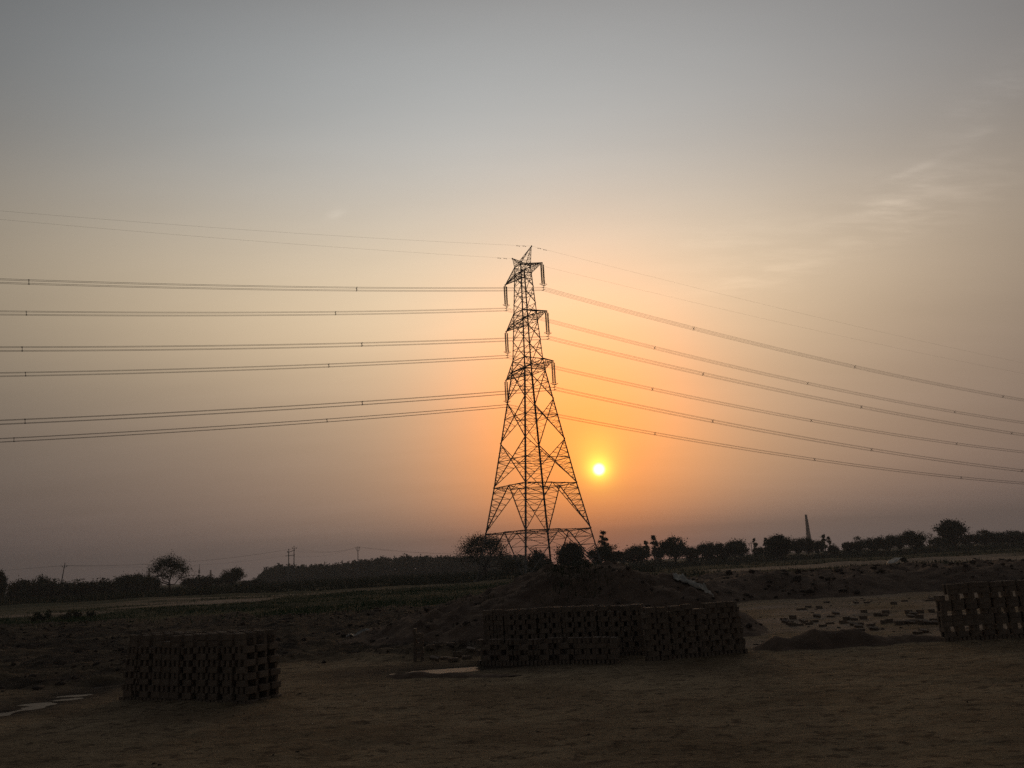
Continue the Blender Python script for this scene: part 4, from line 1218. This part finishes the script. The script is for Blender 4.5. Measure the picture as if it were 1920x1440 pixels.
# leaning pole
root, H = pole_root(119.5, 1057, 200, 'thin leaning utility pole near the left edge')
mb = MB(); mb.path([(-.75, 0, -.3), (-.1, 0, H * .62), (.28, 0, H)], [.16, .13, .10], 6); mb.build('post', M_CONC, root)
mb = MB(); mb.bar((-.35, 0, H - .75), (.85, 0, H - .75), .09); mb.build('crossarm', M_STEEL, root)
for x in (-.3, .28, .8):
    mb = MB(); mb.lathe([(.03, 0), (.09, .06), (.05, .14), (.09, .2), (.03, .28)], (x, 0, H - .72 if x != .28 else H), 6); mb.build('insulator', M_GLASS, root)
PO.append([root.location + Vector((x, 0, H - .45)) for x in (-.3, .28, .8)])
# twin-post pole
root, H = pole_root(547, 1030, 265, 'twin post utility pole with crossarms above the far plantation')
for x, h in ((-.95, H - .3), (.75, H + .4)):
    mb = MB(); mb.tube((x, 0, -.4), (x, 0, h), .17, 8, .13); mb.build('post', M_CONC, root)
for z, x0, x1, dz in ((H - .6, -1.2, 1.1, .7), (H - 1.9, -2.0, 1.0, .15)):
    mb = MB(); mb.bar((x0, 0, z - dz / 2), (x1, 0, z + dz / 2), .16); mb.build('crossarm', M_STEEL, root)
for x, z in ((-1.35, H - .9), (-.95, H - .2), (.3, H + .1), (.75, H + .55), (1.4, H + .1)):
    mb = MB(); mb.lathe([(.05, 0), (.16, .1), (.08, .22), (.16, .32), (.05, .45)], (x, 0, z), 6); mb.build('insulator', M_GLASS, root)
mb = MB(); mb.bar((-.95, 0, H * .3), (.75, 0, H * .62), .08); mb.bar((.75, 0, H * .3), (-.95, 0, H * .62), .08); mb.bar((.05, .25, H * .35), (.05, .25, H * .55), .5); mb.build('transformer_frame', M_STEEL, root)
PO.append([root.location + Vector((x, 0, z)) for x, z in ((-1.9, H - 1.9), (-.95, H + .1), (1.4, H + .4))])
# three-pronged pole
root, H = pole_root(671, 1027, 290, 'three pronged utility pole above the middle of the far plantation')
mb = MB(); mb.tube((0, 0, -.4), (0, 0, H), .16, 8, .11); mb.build('post', M_CONC, root)
mb = MB(); mb.path([(-.62, 0, H - .1), (-.55, 0, H - .75), (0, 0, H - 1.25), (.55, 0, H - .75), (.62, 0, H - .1)], .07, 5); mb.build('crossarm', M_STEEL, root)
for x, z in ((-.62, H - .15), (0, H), (.62, H - .15)):
    mb = MB(); mb.lathe([(.05, 0), (.14, .08), (.07, .18), (.14, .28), (.05, .38)], (x, 0, z), 6); mb.build('insulator', M_GLASS, root)
PO.append([root.location + Vector((x, 0, z)) for x, z in ((-.62, H + .2), (0, H + .38), (.62, H + .2))])
e = dp(985, 1046, 330)
PO.append([Vector((e[0] + x, 330, 7.2)) for x in (-.6, 0, .6)])
PO.insert(0, [Vector((-330.0, 190, 7.0 + .2 * k)) for k in range(3)])
for k in range(3):
    mb = MB(); pts = []
    for A, B in zip(PO[:-1], PO[1:]):
        for q in range(14):
            f = q / 14; p = A[k].lerp(B[k], f); p.z -= 4 * 1.5 * f * (1 - f); pts.append(np.array(p))
    pts.append(np.array(PO[-1][k])); mb.path(pts, .014, 3)
    tag(mb.build('overhead_wire', M_WIRE), ['front', 'middle', 'rear'][k] + ' thin overhead wire strung between the utility poles on the left', 'overhead wire', 'overhead wires between the utility poles')
for u, v, D, lb in ((1541, 1004, 300, 'tiny distant pole with crossarm among the sprig trees'), (1652, 1002, 320, 'tiny distant pole above the long right clump'), (1408, 1016, 260, 'small post left of the first small columnar tree')):
    t = dp(u, v, D); root = tag(empty('utility_pole', (t[0], D, 0)), lb, 'utility pole')
    mb = MB(); mb.tube((0, 0, -.3), (0, 0, t[2]), .13, 6, .10); mb.build('post', M_CONC, root)
    mb = MB(); mb.bar((-1.0, 0, t[2] - .5), (1.0, 0, t[2] - .5), .10); mb.build('crossarm', M_STEEL, root)

# ------------------------------------------------------------------ haze: one closed box of even pale air
HZ_DENS = .0006
hm, hg, hb = mat_base('haze'); hm.node_tree.nodes.remove(hb)
pv = hg.n('ShaderNodeVolumePrincipled'); pv.inputs['Color'].default_value = (.92, .90, .88, 1); pv.inputs['Density'].default_value = HZ_DENS; pv.inputs['Anisotropy'].default_value = 0.0
hm.node_tree.links.new(pv.outputs[0], hm.node_tree.nodes['Material Output'].inputs['Volume'])
mb = MB(); x0, x1, y0, y1, z0, z1 = -1600, 1600, -1600, 1600, -2.0, 57.5
mb.add([(x0, y0, z0), (x1, y0, z0), (x1, y1, z0), (x0, y1, z0), (x0, y0, z1), (x1, y0, z1), (x1, y1, z1), (x0, y1, z1)],
       [(3, 2, 1, 0), (4, 5, 6, 7), (0, 1, 5, 4), (1, 2, 6, 5), (2, 3, 7, 6), (3, 0, 4, 7)])
tag(mb.build('haze', hm), 'pale dusty evening air over the whole plain', 'haze', kind='stuff')
